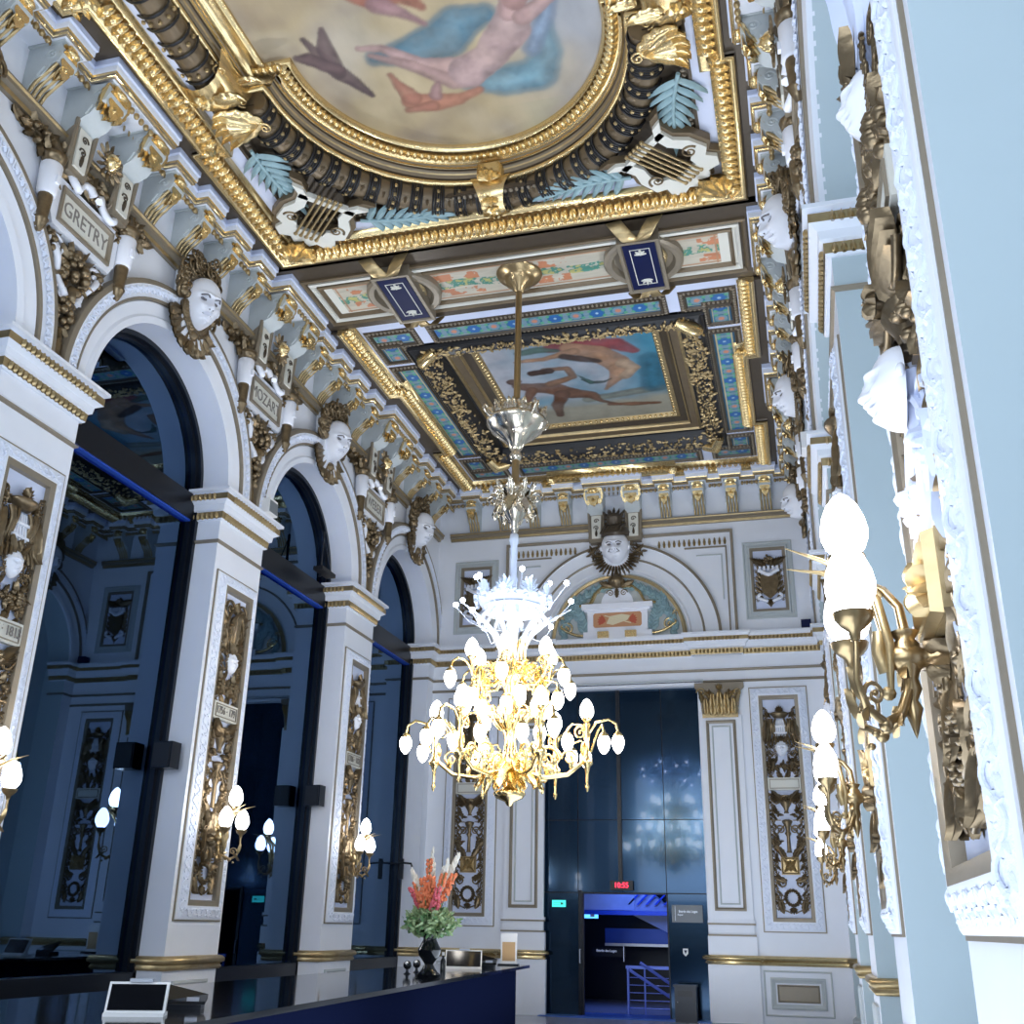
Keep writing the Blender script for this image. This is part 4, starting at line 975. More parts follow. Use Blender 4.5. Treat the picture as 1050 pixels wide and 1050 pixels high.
# gilt clasps over the garland
def clasp(label, u, v, rz, s_):
    t = thing('gilt_clasp', label, 'ceiling ornament', CE(XC, YO) @ Matrix.Translation((u, v, 0)) @ Matrix.Rotation(rz, 4, 'Z') @ Matrix.Scale(s_, 4))
    m = MB(); pr = []       # strap arched over the garland: v is across it
    for k in range(13):
        a = -.5 + (pi + 1.0) * k / 12; pr.append((.30 * cos(a), -.36 + .29 * sin(a)))
    w0 = [.30, .26, .22, .19, .17, .16, .17, .19, .22, .27, .32, .34, .2]; v_ = []; f = []
    for (y, z), w_ in zip(pr, w0): v_ += [(-w_, y, z), (-w_ * .5, y, z + .02), (0, y, z + .035), (w_ * .5, y, z + .02), (w_, y, z)]
    for j in range(12):
        for i in range(4): f.append((j * 5 + i, j * 5 + i + 1, j * 5 + i + 6, j * 5 + i + 5))
    m.add(v_, f); m.use(PALM, T(0, .30, -.42, s=.26)); m.prism([(-.2, .22), (.2, .22), (.16, .40), (-.16, .40)], -.62, -.44)
    obj('strap', m, 'gold', t)
    q = MB(); q.use(ROS, T(0, .06, -.05, s=.22)); q.use(LEAF, T(0, -.1, -.05, rz=pi, s=.34)); q.use(PALM, T(0, .2, -.06, s=.2)); q.use(SCR, T(.24, -.26, -.2, s=.16)); q.use(SCR, T(-.24, -.26, -.2, s=.16, sx=-1)); q.use(LEAF, T(0, -.36, -.24, rz=pi, rx=0, s=.26))
    obj('relief', q, 'gold', t)
clasp('bright gilt clasp on the garland at the middle of its curve, nearest the far wall', 0, -2.53, 0, 1.0)
clasp('bright gilt clasp on the garland at the left end of the curve', -2.88, .42, pi / 2, 1.15)
clasp('bright gilt clasp on the garland at its right end, at the top edge', 2.88, .42, -pi / 2, 1.15)
for sg, lab in ((-1, 'gilt acanthus leaf on the left notch of the oval garland'), (1, 'gilt acanthus leaf on the right notch of the oval garland')):
    t = thing('acanthus_ornament', lab, 'ceiling ornament', CE(XC, YO)); m = MB()
    for k in range(5): m.use(LEAF, T(sg * 2.50, -.12, -.12, rz=(-sg) * (.9 + .28 * k) + 0, s=.55, sz=1.2))
    m.use(SCR, T(sg * 2.42, -.2, -.08, s=.2, sx=sg)); obj('leaves', m, 'gold', t)

# field around the oval
def field_in(x, y): v = y + 2.2; return ((x * x + v * v > 2.50 ** 2) | (v > .02)) & ~((v > .02) & (abs(x) < 2.85))
fm = paint_mesh(7.3, 10.6, .05, lambda X, Y: np.ones(X.shape + (3,)), field_in, 'field'); fm.materials.append(M['brown'])
t = thing('coffer_frame', 'gilt rectangular coffer frame around the oval painting', 'ceiling frame', CE(XC, YO))
o = obj('field', None, None, t, mesh=fm); o.location = (0, 2.2, -.30)
YV = -2.92      # far edge (v) of this coffer
path = [(3.72, 8), (3.72, 2.1), (3.40, 2.1), (3.40, -.28), (3.52, -.28), (3.52, YV), (-3.52, YV), (-3.52, -.28), (-3.40, -.28), (-3.40, 2.1), (-3.72, 2.1), (-3.72, 8)]
pin = path   # inward = to the right when going +u -> far -> -u ; we travel so that inward is on the left by reversing
pr_ = path[::-1]
m = MB(); m.sweep(pr_, [(-.6, 0), (-.02, 0), (0, .02), (0, .05), (-.01, .07)][::1], mi=0); obj('soffit_border', m, 'brown', t)
def inw(prof): return [(-o, h) for o, h in prof]
m = MB(); m.sweep(path, [(.0, 0), (.0, .06), (.03, .08), (.06, .07), (.08, .03), (.26, -.06), (.28, -.05), (.30, -.07), (.30, -.3)] if False else inw([(.0, 0), (.0, .06), (.03, .08), (.06, .07), (.08, .03), (.26, -.06), (.28, -.05), (.30, -.07), (.30, -.4)]), mi=0)
obj('gilt_edge', m, 'gold', t)
gl2 = leaf(.20, .15, .06, 3, .05, 6, 8)
pin2 = [(3.55, 4.5), (3.55, 2.1), (3.23, 2.1), (3.23, -.28), (3.35, -.28), (3.35, YV + .17), (-3.35, YV + .17), (-3.35, -.28), (-3.23, -.28), (-3.23, 2.1), (-3.55, 2.1), (-3.55, 4.5)]
m = MB()
for x, y, a in along(pin2, .13): m.use(gl2, T(x, y, -.0, rz=a) @ T(0, -.1, 0, rx=.25)); m.use(SCRS, T(x, y, .03, rz=a) @ T(.065, .02, 0, s=.06))
obj('leaf_band', m, 'gold', t)
for sg in (-1, 1): m = MB(); m.use(palmette(7, .5, 1.1), T(sg * 3.25, YV + .2, .05, rz=-sg * pi * .75 + pi)); obj('corner_shell', m, 'gold', t, 'pale gilt corner shell')
# lilac band, with dark fillets
m = MB(); p3 = [(3.22, 8), (3.22, YV + .30), (-3.22, YV + .30), (-3.22, 8)]
m.sweep(p3, inw([(.0, -.28), (0, -.20), (.22, -.20), (.22, -.28)]), mi=0); m.sweep(p3, inw([(.22, -.3), (.22, -.17), (.26, -.17), (.27, -.22), (.36, -.24), (.36, -.3)]), mi=1)
for x, y, a in along([(2.90, 4.5), (2.90, YV + .62), (-2.90, YV + .62), (-2.90, 4.5)], .085): m.use(EGG, T(x, y, -.22, rz=a, s=.075), mi=2)
obj('inner_bands', m, ['lilac', 'brown', 'taupe'], t)

# lyres in the corners
def lyre(label, sg):
    t = thing('lyre', label, 'ceiling ornament', CE(XC, YO) @ Matrix.Translation((sg * 2.52, -2.0, -.14)) @ Matrix.Rotation(sg * pi * .25, 4, 'Z') @ Matrix.Scale(1.15, 4))
    half = [(0, -.55), (.12, -.62), (.20, -.52), (.36, -.56), (.46, -.44), (.40, -.30), (.52, -.22), (.50, .05), (.40, .22), (.42, .42), (.56, .56), (.40, .54), (.27, .40), (.25, .2), (.33, .02), (.32, -.14), (.22, -.2), (.20, -.3), (0, -.3)]
    outl = half + [(-x, y) for x, y in half[::-1][1:-1]]
    m = MB(); m.prism(outl, -.02, .08, mi=1); m.prism([(x * .88, -.02 + y * .90) for x, y in outl], .08, .13, mi=0)
    b = obj('lyre_body', m, ['cream', 'umber'], t)
    m = MB().box((-.36, .30, .06), (.36, .38, .13)); obj('crossbar', m, 'cream', t)
    for k in range(5):
        x = (k - 2) * .07; m = MB().tube([(x, -.38, .14), (x, .46, .14)], .017, 6); m.ball((x, -.40, .13), .03); m.ball((x, .46, .14), .028); obj('string', m, 'oldgold', t)
    m = MB()
    for s2 in (-1, 1): m.use(SCR, T(s2 * .3, -.10, .13, s=.2, sx=s2))
    obj('scroll', m, 'bronze', t)
lyre('cream lyre with gilt strings in the left corner of the big coffer', -1); lyre('cream lyre with gilt strings in the right corner of the big coffer', 1)
PL_ = leaf(1, .30, .10, 1, .1, 4, 8)
def palm(label, u, v, rz, s_=1.):
    t = thing('palm_branch', label, 'ceiling ornament', CE(XC, YO) @ Matrix.Translation((u, v, -.26)) @ Matrix.Rotation(rz, 4, 'Z') @ Matrix.Scale(s_, 4))
    m = MB(); m.tube([(.06 * sin(k * .3), -.55 + .12 * k, .12) for k in range(10)], .028, 6)
    obj('stem', m, 'patina', t); m = MB()
    for k in range(8):
        for s2 in (-1, 1): m.use(PL_, T(.05 * sin(k * .35), -.42 + .13 * k, .10, rz=-s2 * (1.05 - .09 * k), s=.42 - .02 * k))
    m.use(PL_, T(.02, .5, .12, s=.38)); obj('leaves', m, 'patina', t)
palm('blue-green palm branch beside the left lyre, along the left side', -2.78, -1.15, .12 + pi, 1.0); palm('blue-green palm branch beside the left lyre, along the far side', -1.45, -2.40, pi / 2 - .1 + pi, 1.0)
palm('blue-green palm branch beside the right lyre, along the right side', 2.78, -1.15, -.12 + pi, 1.0); palm('blue-green palm branch beside the right lyre, along the far side', 1.45, -2.40, -pi / 2 + .1 + pi, 1.0)

# ------------------------------------------------------------------ beam between the coffers
def tilefn(kind, L):
    def fn(X, Y):
        if kind == 'h': s_, c = X, Y
        else: s_, c = Y, X
        p = .36; u = (s_ / p + 50) % 1 - .5; cell = np.floor(s_ / p + 50) % 2
        wd = np.abs(c)
        col = np.zeros(X.shape + (3,)) + (.012, .09, .17)
        inner = wd < .13
        col = np.where(inner[..., None], np.array((.17, .27, .34)), col)
        r = np.hypot(u * p, c)
        blue = (r < .11) & (cell < 1); red = (r < .05) & (cell >= 1); teal = (np.abs(np.abs(u) * p - .12 + .25 * wd) < .018) | (np.abs(r - .12) < .014)
        gr = (np.hypot((np.abs(u) - .33) * p, np.abs(c) - .08) < .035)
        for k, q in ((teal, (.02, .16, .24)), (gr, (.10, .35, .20)), (blue, (.02, .12, .36)), (red, (.55, .22, .14))): col = np.where((k & inner)[..., None], np.array(q), col)
        col = np.where(((r < .03) & (cell < 1))[..., None], np.array((.35, .5, .6)), col)
        col = np.where(((wd > .13) & (wd < .145))[..., None], np.array((.55, .45, .25)), col)
        return col
    return fn
def tile_panel(parent, x0, y0, x1, y1, n, name='painted_tiles'):
    w_, h_ = x1 - x0, y1 - y0; kind = 'h' if w_ > h_ else 'v'
    me = paint_mesh(w_, h_, .012, tilefn(kind, max(w_, h_)), None, name); me.materials.append(M['tile'])
    o = obj(name, None, None, parent, mesh=me); o.location = ((x0 + x1) / 2, (y0 + y1) / 2, n + .012)
    m = MB(); m.sweep(rect(x0, y0, x1, y1), [(0, n + .01), (-.02, n + .05), (-.04, n + .05), (-.05, n + .02), (-.12, n + .02), (-.13, n)], True, mi=0)
    for x, y, a in along(rect(x0 - .08, y0 - .08, x1 + .08, y1 + .08), .075, True): m.use(EGG, T(x, y, n + .02, rz=a, s=.07), mi=1)
    obj('tile_border', m, ['brown', 'taupe'], parent); return o
YB = 13.35
t = thing('painted_beam', 'flat painted beam with green and orange foliage between the two coffers', 'beam', CE(XC, YB))
m = MB().box((-3.9, -.92, -1.1), (3.9, .92, -.02)); m.box((-4.2, .92, -1.1), (4.2, 1.05, .0)) ; obj('beam_body', m, 'brown', t)
m = MB()
for ins, mi in ((0, 0), (.10, 1), (.2, 0)): m.sweep(rect(-3.46 + ins, -.70 + ins, 3.46 - ins, .62 - ins), [(0, -.02), (0, .04), (.03, .06), (.06, .02), (.07, -.02)], True, mi=mi)
m.box((-3.3, -.5, -.02), (3.3, .42, -.005), mi=2); obj('beam_mouldings', m, ['umber', 'cream', 'cream'], t)
def frieze(X, Y):
    col = np.zeros(X.shape + (3,)) + (.50, .46, .37); u = X
    a = np.abs(Y - .04 * np.sin(u * 5)) < .10; n = fbm(X, Y, .09, 31); n2 = fbm(X, Y, .13, 77)
    col = np.where((a & (n > .42))[..., None], np.array((.08, .26, .20)), col); col = np.where((a & (n > .60))[..., None], np.array((.45, .42, .15)), col)
    b = (np.abs(np.abs(Y) - .20) < .09) & (np.sin(u * 4.5) > -.25) & (n2 > .48); col = np.where(b[..., None], np.array((.50, .20, .10)), col)
    e = np.abs(np.abs(Y) - .335) < .012; col = np.where(e[..., None], np.array((.42, .22, .12)), col)
    e = np.abs(np.abs(X) - 3.0) < .012; col = np.where(e[..., None], np.array((.42, .22, .12)), col); return col
me = paint_mesh(6.1, .74, .014, frieze, None, 'painted_frieze'); me.materials.append(M['tile']); o = obj('painted_frieze', None, None, t, mesh=me); o.location = (0, -.04, .0)
def tablet(label, x):
    t = thing('blue_tablet', label, 'ceiling ornament', CE(x, YB))
    m = MB(); m.lathe([(.60, 0), (.60, .12), (.56, .15), (.48, .14), (.44, .06), (.36, .03)], 40, X=T(0, 0, -.02)); obj('ring', m, 'taupe', t)
    m = MB(); m.lathe([(0, .06), (.12, .08), (.2, .05), (.34, .06), (.36, .04)][::-1], 32, X=T())
    for k in range(12): m.use(LEAFS, T(.12 * cos(k * pi / 6), .12 * sin(k * pi / 6), .05, rz=k * pi / 6 - pi / 2, s=.22, sz=.5))
    obj('medallion', m, 'oldgold', t)
    m = MB().box((-.31, -.66, 0), (.31, .66, .17)); m.sweep(rect(-.31, -.66, .31, .66), [(0, .17), (0, .20), (.05, .20), (.06, .17)], True); obj('tablet_frame', m, 'taupe', t)
    b = obj('tablet_face', MB().box((-.24, -.58, .16), (.24, .58, .185)), 'navy', t, 'dark blue enamel face')
    m = MB(); m.sweep(rect(-.15, -.46, .15, .46), [(0, .185), (0, .19), (.012, .19), (.012, .185)], True)
    p = palmette(5, .13, 1.4); m.use(p, T(0, .33, .185)); m.use(p, T(0, -.33, .185, rz=pi)); obj('palmettes', m, 'cream', b)
    for sg in (-1, 1):
        for e, w_ in ((.66, 1), (-.66, .7)):
            pts = [(sg * .04, e, .2), (sg * .1, e + .10 * np.sign(e), .24), (sg * .2, e + .22 * np.sign(e), .16), (sg * .3, e + .26 * np.sign(e), .02)]
            m = MB(); P_ = np.array(pts)
            v_ = []; 
            for q in P_: v_ += [(q[0] - .11 * w_, q[1], q[2]), (q[0] + .11 * w_, q[1] + .03, q[2]), (q[0] + .11 * w_, q[1] + .03, q[2] - .03), (q[0] - .11 * w_, q[1], q[2] - .03)]
            f_ = [(4 * i + k, 4 * i + (k + 1) % 4, 4 * i + 4 + (k + 1) % 4, 4 * i + 4 + k) for i in range(3) for k in range(4)] + [(0, 1, 2, 3), (12, 13, 14, 15)]
            m.add(v_, f_)
            obj('ribbon', m, 'oldgold', t)
tablet('dark blue tablet over a round medallion on the beam, left of the chandelier rod', XC - 1.92); tablet('dark blue tablet over a round medallion on the beam, right of the chandelier rod', XC + 1.92)

# ------------------------------------------------------------------ small coffer
YS = 18.0
t = thing('coffer_frame', 'gilt and blue-tiled coffer with floral roll around the small ceiling painting', 'ceiling frame', CE(XC, YS))
y0, y1, s0, s1, W0, W1 = -3.65, 3.72, -1.3, 1.3, 3.50, 3.28
path = [(W0, y1), (W0, s1), (W1, s1), (W1, s0), (W0, s0), (W0, y0), (1.2, y0), (1.2, y0 + .2), (-1.2, y0 + .2), (-1.2, y0), (-W0, y0), (-W0, s0), (-W1, s0), (-W1, s1), (-W0, s1), (-W0, y1)]
m = MB(); m.sweep(path, inw([(-.6, 0), (-.02, 0), (-.0, .03), (0, .06)]), mi=0); obj('soffit_border', m, 'brown', t)
m = MB(); m.sweep(path, inw([(0, 0), (0, .07), (.04, .09), (.09, .07), (.10, .03), (.24, -.04), (.26, -.4)]), mi=0); obj('gilt_edge', m, 'gold', t)
m = MB()
def inset(path, d):
    P = np.array(path); out = []
    for i in range(len(P)):
        a = P[i] - P[i - 1] if i else P[1] - P[0]; b = P[(i + 1) % len(P)] - P[i] if i < len(P) - 1 else a
        na = np.array([a[1], -a[0]]) / np.linalg.norm(a); nb = np.array([b[1], -b[0]]) / np.linalg.norm(b); k = na + nb; k = k / max(.25, k @ k / 2); out.append(tuple(P[i] - k * -d if False else P[i] - d * -k * -1 if False else P[i] + d * k * INS))
    return out
INS = 1
for x, y, a in along(inset(path, .17), .12): m.use(gl2, T(x, y, 0, rz=a) @ T(0, -.08, .0, rx=.25, s=.85)); m.use(EGG, T(x, y, .02, rz=a) @ T(.06, .0, 0, s=.06))
obj('leaf_band', m, 'gold', t)
obj('white_ground', MB().box((-3.4, y0 + .1, -.22), (-2.62, y1, -.16)).box((2.62, y0 + .1, -.22), (3.4, y1, -.16)).box((-2.62, y0 + .1, -.22), (2.62, -2.75, -.16)).box((-2.62, 2.75, -.22), (2.62, y1, -.16)), 'lilac', t)
for sg in (-1, 1):
    a, b = sorted((sg * 2.72, sg * 3.08)); tile_panel(t, a, -1.95, b, 1.95, -.16)
    a, b = sorted((sg * 2.40, sg * 3.08)); tile_panel(t, a, -3.20, b, -2.86, -.16, 'corner_tiles'); tile_panel(t, a, 2.86, b, 3.20, -.16, 'corner_tiles'); a, b = sorted((sg * 2.74, sg * 3.08)); tile_panel(t, a, 2.30, b, 2.84, -.16, 'corner_tiles'); tile_panel(t, a, -2.84, b, -2.30, -.16, 'corner_tiles')
tile_panel(t, -1.95, -3.20, 1.95, -2.86, -.16); tile_panel(t, -1.95, 2.86, 1.95, 3.20, -.16)
# floral roll
R_ = [(2.40, 2.42), (2.40, -2.42), (-2.40, -2.42), (-2.40, 2.42)]
m = MB(); m.sweep(R_, inw([(-.26, -.16), (-.24, -.10), (-.22, -.13), (-.17, -.14), (-.10, -.09), (0, -.06), (.10, -.12), (.17, -.24), (.2, -.34), (.24, -.36), (.24, -.6)]), True, mi=0); obj('roll', m, 'black', t)
m = MB(); g = random.Random(4); l4 = leaf(.10, .055, .05, 2, .1, 3, 5)
Rp = [(2.40, 2.42), (2.40, -2.42), (-2.40, -2.42), (-2.40, 2.42), (2.40, 2.42)]
for i in range(1500):
    s_ = g.random() * 4; k = int(s_); tt = s_ - k; q = g.uniform(-.15, .17); P0, P1 = Rp[k], Rp[k + 1]
    d = ((P1[0] - P0[0]) / 4.83, (P1[1] - P0[1]) / 4.83); x = P0[0] + (P1[0] - P0[0]) * tt + d[1] * q; y = P0[1] + (P1[1] - P0[1]) * tt - d[0] * q
    z = -.06 - q * q * 2.5 - max(0, q) * .45
    if i % 3: m.use(l4, T(x, y, z - .01, rz=g.random() * 6.3))
    else: m.ball((x, y, z + .02), g.uniform(.015, .032), seg=6, rings=4)
fl = obj('flowers', m, 'oldgold', t); fl['kind'] = 'stuff'
for sx in (-1, 1):
    for sy in (-1, 1): m = MB().tube([(sx * (2.4 - .24) , sy * (2.42 + .1), -.1), (sx * 2.40, sy * 2.42, .0), (sx * (2.4 + .1), sy * (2.42 - .24), -.1)], [.10, .13, .10], 12); obj('corner_bow', m, 'gold', t)
# inner coves and gilt beads
m = MB(); R2 = [(2.16, 2.2), (2.16, -2.2), (-2.16, -2.2), (-2.16, 2.2)]
m.sweep(R2, inw([(0, -.36), (.05, -.34), (.07, -.38), (.20, -.42), (.22, -.40), (.26, -.46), (.40, -.52), (.42, -.50)]), True, mis=[1, 1, 5, 0, 1, 0, 5, 1]); m.sweep([(x * .81, y * .815) for x, y in R2], inw([(0, -.54), (.0, -.5), (.06, -.49), (.13, -.56), (.13, -.64)]), True, mi=3)
for x, y, a in along(rect(-1.68, -1.71, 1.68, 1.71), .115, True): m.use(EGG, T(x, y, -.52, rz=a, s=.10), mi=4)
obj('inner_coves', m, ['brown', 'oldgold', 'black', 'oldgold', 'gold', 'umber'], t)
def small_paint(X, Y):      # Y up = toward the camera
    S = stroke; a = fbm(X, Y, .7, 3)
    col = mixc(np.zeros(X.shape + (3,)) + (.20, .36, .46), (.50, .52, .58), np.clip(a * 2.0 - .55 - X * .25, 0, 1)); col = mixc(col, (.06, .28, .42), np.clip((X - .7) * 1.2 + (a - .5), 0, 1))
    col = mixc(col, (.38, .36, .28), np.clip((-Y - .55) * 2.2 + (a - .5), 0, 1)); col = S(col, X, Y, [(.0, -.75, .1), (1.1, -.6, .12), (1.5, -.55, .1)], .12, (.34, .36, .30), .06, seed=3)
    col = S(col, X, Y, [(1.4, -.45, .2), (1.5, .6, .2)], .2, (.04, .22, .34), .2, seed=6)
    # red drapery and flying figure at the top
    col = S(col, X, Y, [(-.3, 1.40, .14), (.3, 1.42, .22), (.9, 1.3, .2), (1.2, 1.0, .1)], .2, (.45, .08, .09), .06, seed=4)
    sk = (.62, .36, .22)
    col = S(col, X, Y, [(.05, 1.35, .16), (.5, 1.05, .26), (.8, .65, .28), (.85, .3, .2)], .24, sk, .04, seed=5); col = S(col, X, Y, [(.85, .4, .2), (.7, .0, .11), (.45, -.38, .05)], .14, sk, .04, seed=8); col = S(col, X, Y, [(.95, .55, .17), (1.12, .35, .12), (.9, .05, .1)], .14, (.70, .50, .34), .04, seed=8)
    col = S(col, X, Y, [(.1, 1.2, .12), (-.5, 1.05, .07), (-1.05, 1.05, .04)], .08, sk, .04, seed=9); col = S(col, X, Y, [(-.1, 1.05, .1), (.2, .9, .1), (.5, .75, .06)], .08, (.10, .06, .05), .05, seed=10); col = S(col, X, Y, [(-.9, 1.35, .08), (-.5, 1.4, .1), (-.2, 1.3, .05)], .08, (.12, .22, .18), .05, seed=11)
    # brown running figure
    br = (.26, .13, .08)
    col = S(col, X, Y, [(-1.25, .12, .12), (-1.0, .0, .16), (-.6, -.12, .22), (-.25, -.4, .2)], .18, br, .04, seed=12); col = S(col, X, Y, [(-.25, -.4, .2), (.1, -.55, .13), (.25, -.85, .05), (.6, -1.1, .04)], .12, br, .04, seed=13)
    col = S(col, X, Y, [(-.45, -.4, .16), (-.65, -.85, .12), (-.7, -1.3, .07)], .12, (.22, .11, .07), .04, seed=14); col = S(col, X, Y, [(-1.0, -.1, .11), (-1.2, -.5, .08), (-1.1, -1.0, .06)], .08, br, .04, seed=15)
    col = S(col, X, Y, [(-.6, .05, .11), (-.1, .25, .08), (-.15, .6, .07), (-.6, .65, .05)], .08, (.36, .20, .12), .04, seed=16); col = S(col, X, Y, [(-.85, .55, .10), (-.5, .58, .10)], .09, (.10, .06, .05), .03, seed=17); col = S(col, X, Y, [(-1.33, .3, .1), (-1.2, .32, .08)], .1, (.20, .10, .06), .03, seed=18)
    # small dark bird, objects on the ground
    col = S(col, X, Y, [(.05, .1, .02), (.2, -.05, .07), (.45, -.08, .04), (.62, .02, .01)], .05, (.06, .09, .08), .03, seed=19); col = S(col, X, Y, [(.2, -.05, .06), (.0, .3, .01)], .05, (.08, .18, .16), .03, seed=20)
    col = S(col, X, Y, [(.4, -1.05, .05), (1.0, -1.15, .07), (1.4, -1.2, .04)], .06, (.32, .14, .07), .04, seed=21); return col
t = thing('ceiling_painting', 'small square painting of a brown running figure and a flying figure in red drapery', 'painting', CE(XC, YS, .56))
pm = paint_mesh(3.3, 3.36, .016, small_paint, None, 'canvas', .72); pm.materials.append(M['fresco']); obj('canvas', None, None, t, mesh=pm)
# plain soffit between the coffers and the walls
m = MB().box((-4.3, YV, -.1), (-3.9, 8, 0)) if False else MB()
m.box((XL, -3, ZC), (XC - 4.05, YF, ZC + .1)).box((XC + 4.05, -3, ZC), (XR, YF, ZC + .1)).box((XL, YS - y0 + .55 if False else 21.9, ZC), (XR, YF, ZC + .1))
struct('trim_soffit', m, 'brown')

# ================================================================== LUNETTE AND MASK OVER THE PORTAL
t = thing('lunette', 'arched lunette over the portal with blue-green laurel and a small painted plaque', 'wall ornament', WF(XC, 7.42))
m = MB(); m.prism(arc(0, 0, 1.52, 0, pi, 40), 0, .02); m.sweep(arc(0, 0, 1.40, pi, 0, 40), [(0, .02), (0, .07), (.05, .10), (.09, .02)], mi=1); obj('tympanum', m, ['grey', 'oldgold'], t)
m = MB().box((-.75, .02, .02), (.75, .16, .16)).box((-.66, .14, .02), (.66, .72, .12)).box((-.78, .66, .02), (.78, .78, .20)).box((-.72, .62, .02), (.72, .67, .16))
m.prism([(x, y) for x, y in arc(0, .78, .36, 0, pi, 16)], .02, .10); obj('pedestal_block', m, 'face', t)
m = MB(); m.sweep([(.85, .80), (.62, .84), (.52, 1.05), (.35, 1.2), (.12, 1.2)], [(0, .02), (0, .12), (.05, .13), (.06, .02)]); m.sweep([(-.85, .80), (-.62, .84), (-.52, 1.05), (-.35, 1.2), (-.12, 1.2)], [(0, .02), (0, .12), (-.05, .13), (-.06, .02)]); obj('scrolled_pediment', m, 'gold', t)
pb = obj('painted_plaque', MB().prism([(-.5, .26), (.5, .26), (.53, .3), (.53, .54), (.5, .58), (-.5, .58), (-.53, .54), (-.53, .3)], .12, .13), 'terra', t, 'orange painted plaque with crossed instruments')
m = MB(); m.prism([(-.24, .34), (-.1, .30), (.22, .40), (.28, .5), (.1, .54), (-.16, .50)], .13, .137, mi=0); m.tube([(-.28, .52, .137), (.30, .33, .137)], .012, 5, mi=0)
for sg in (-1, 1):
    for k in range(5): m.use(LEAFS, T(sg * .28, .40, .13, rz=-sg * (.5 + .4 * k), s=.16, sz=.2), mi=1)
obj('painted_trophy', m, ['creamp', 'rust'], pb)
for sg, lab in ((-1, None), (1, None)):
    m = MB()
    for k in (0, 2, 4):
        a0 = .25 + .24 * k
        pts = [(sg * (.72 + .10 * k * .6 + .02 * j * (1 - .2 * k)), .12 + .13 * k + .085 * j, .05) for j in range(6)]
        sbranch(m, [p for p in pts if p[0] ** 2 + p[1] ** 2 < 1.36 ** 2], .018, LEAFW, .19)
    for a in np.linspace(.12, 1.45, 11):
        m.use(LEAFW, T(sg * 1.2 * cos(a), 1.2 * sin(a), .04, rz=sg * (a - pi / 2) + sg * .9, s=.22, sz=1.6)); m.use(LEAFW, T(sg * 1.16 * cos(a), 1.16 * sin(a), .04, rz=sg * (a - pi / 2) - sg * .9, s=.19, sz=1.6))
    obj('laurel_branch', m, 'patina', t)
    m = MB(); m.use(SCR, T(sg * 1.12, .28, .08, s=.30, sx=sg)); m.tube([(sg * (.75 + .5 * k / 8), .10 + .05 * (k / 8) ** 2 * 4, .10) for k in range(9)], .03, 6); m.box((sg * .30 - .12, .0, .1), (sg * .30 + .12, .14, .26)); m.use(SCRS, T(sg * 1.25, .5, .08, s=.16, sx=sg)); obj('gilt_scroll', m, 'gold', t)
m = MB(); m.lathe([(0, -.14), (.05, -.13), (.16, -.05), (.19, .03), (.14, .1), (.06, .16), (0, .16)], 14, X=T(0, 1.26, .16, rx=-pi / 2))
for sg in (-1, 1): m.use(SCR, T(sg * .15, 1.03, .1, s=.16, sx=sg)); m.use(LEAF, T(sg * .1, 1.2, .1, rz=-sg * 1.3, s=.3))
m.use(LEAF, T(0, 1.1, .14, rz=pi, s=.2)); obj('bronze_boss', m, 'bronze', t)
# the smiling mask
t = thing('portal_mask', 'smiling white mask with crown and pointed beard at the top of the far arch', 'sculpted head', WF(XC, 8.85))
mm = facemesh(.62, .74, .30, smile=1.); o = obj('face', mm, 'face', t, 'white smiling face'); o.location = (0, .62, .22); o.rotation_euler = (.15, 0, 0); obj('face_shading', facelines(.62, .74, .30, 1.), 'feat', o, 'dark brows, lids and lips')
m = MB()
for k in range(17):
    a = pi * 1.02 + pi * .96 * k / 16
    for r_, s_ in ((.30, .20), (.40, .16)): m.use(LEAFS, T(r_ * cos(a), .48 + r_ * .95 * sin(a), .14, rz=a - pi / 2, s=s_, sz=1.6))
    m.ball((.47 * cos(a), .48 + .46 * sin(a), .15), .035, seg=6, rings=4)
m.use(LEAF, T(0, .08, .15, rz=pi, s=.26)); obj('pointed_beard', m, 'bronze', t)
m = MB(); m.lathe([(0, -.02), (.30, -.02), (.34, .05), (.30, .14), (.22, .22), (.18, .24), (.17, .38), (.19, .42), (.12, .5), (0, .52)], 18, X=T(0, .90, .22, rx=-pi / 2 + .25))
for k in range(-2, 3): m.tube([(k * .1 - .08, .86, .50), (k * .1, 1.0, .52), (k * .1 + .08, 1.08, .44)], .025, 5); m.use(LEAFS, T(k * .07, 1.28, .36, rz=-k * .3, s=.2))
obj('crown', m, 'brown', t)
m = MB()
for sg in (-1, 1):
    m.use(cluster(12, .10, .10, .08, .035, 21, 7), T(sg * .52, .55, .1)); 
    for k in range(5): m.use(SCRS, T(sg * (.33 + .02 * k), .85 - .09 * k, .14, s=.13, sx=sg, rz=k))
obj('side_curls', m, 'bronze', t)
obj('keystone', MB().prism([(-.26, .0), (.26, .0), (.34, 1.05), (-.34, 1.05)], 0, .16), 'white', t)

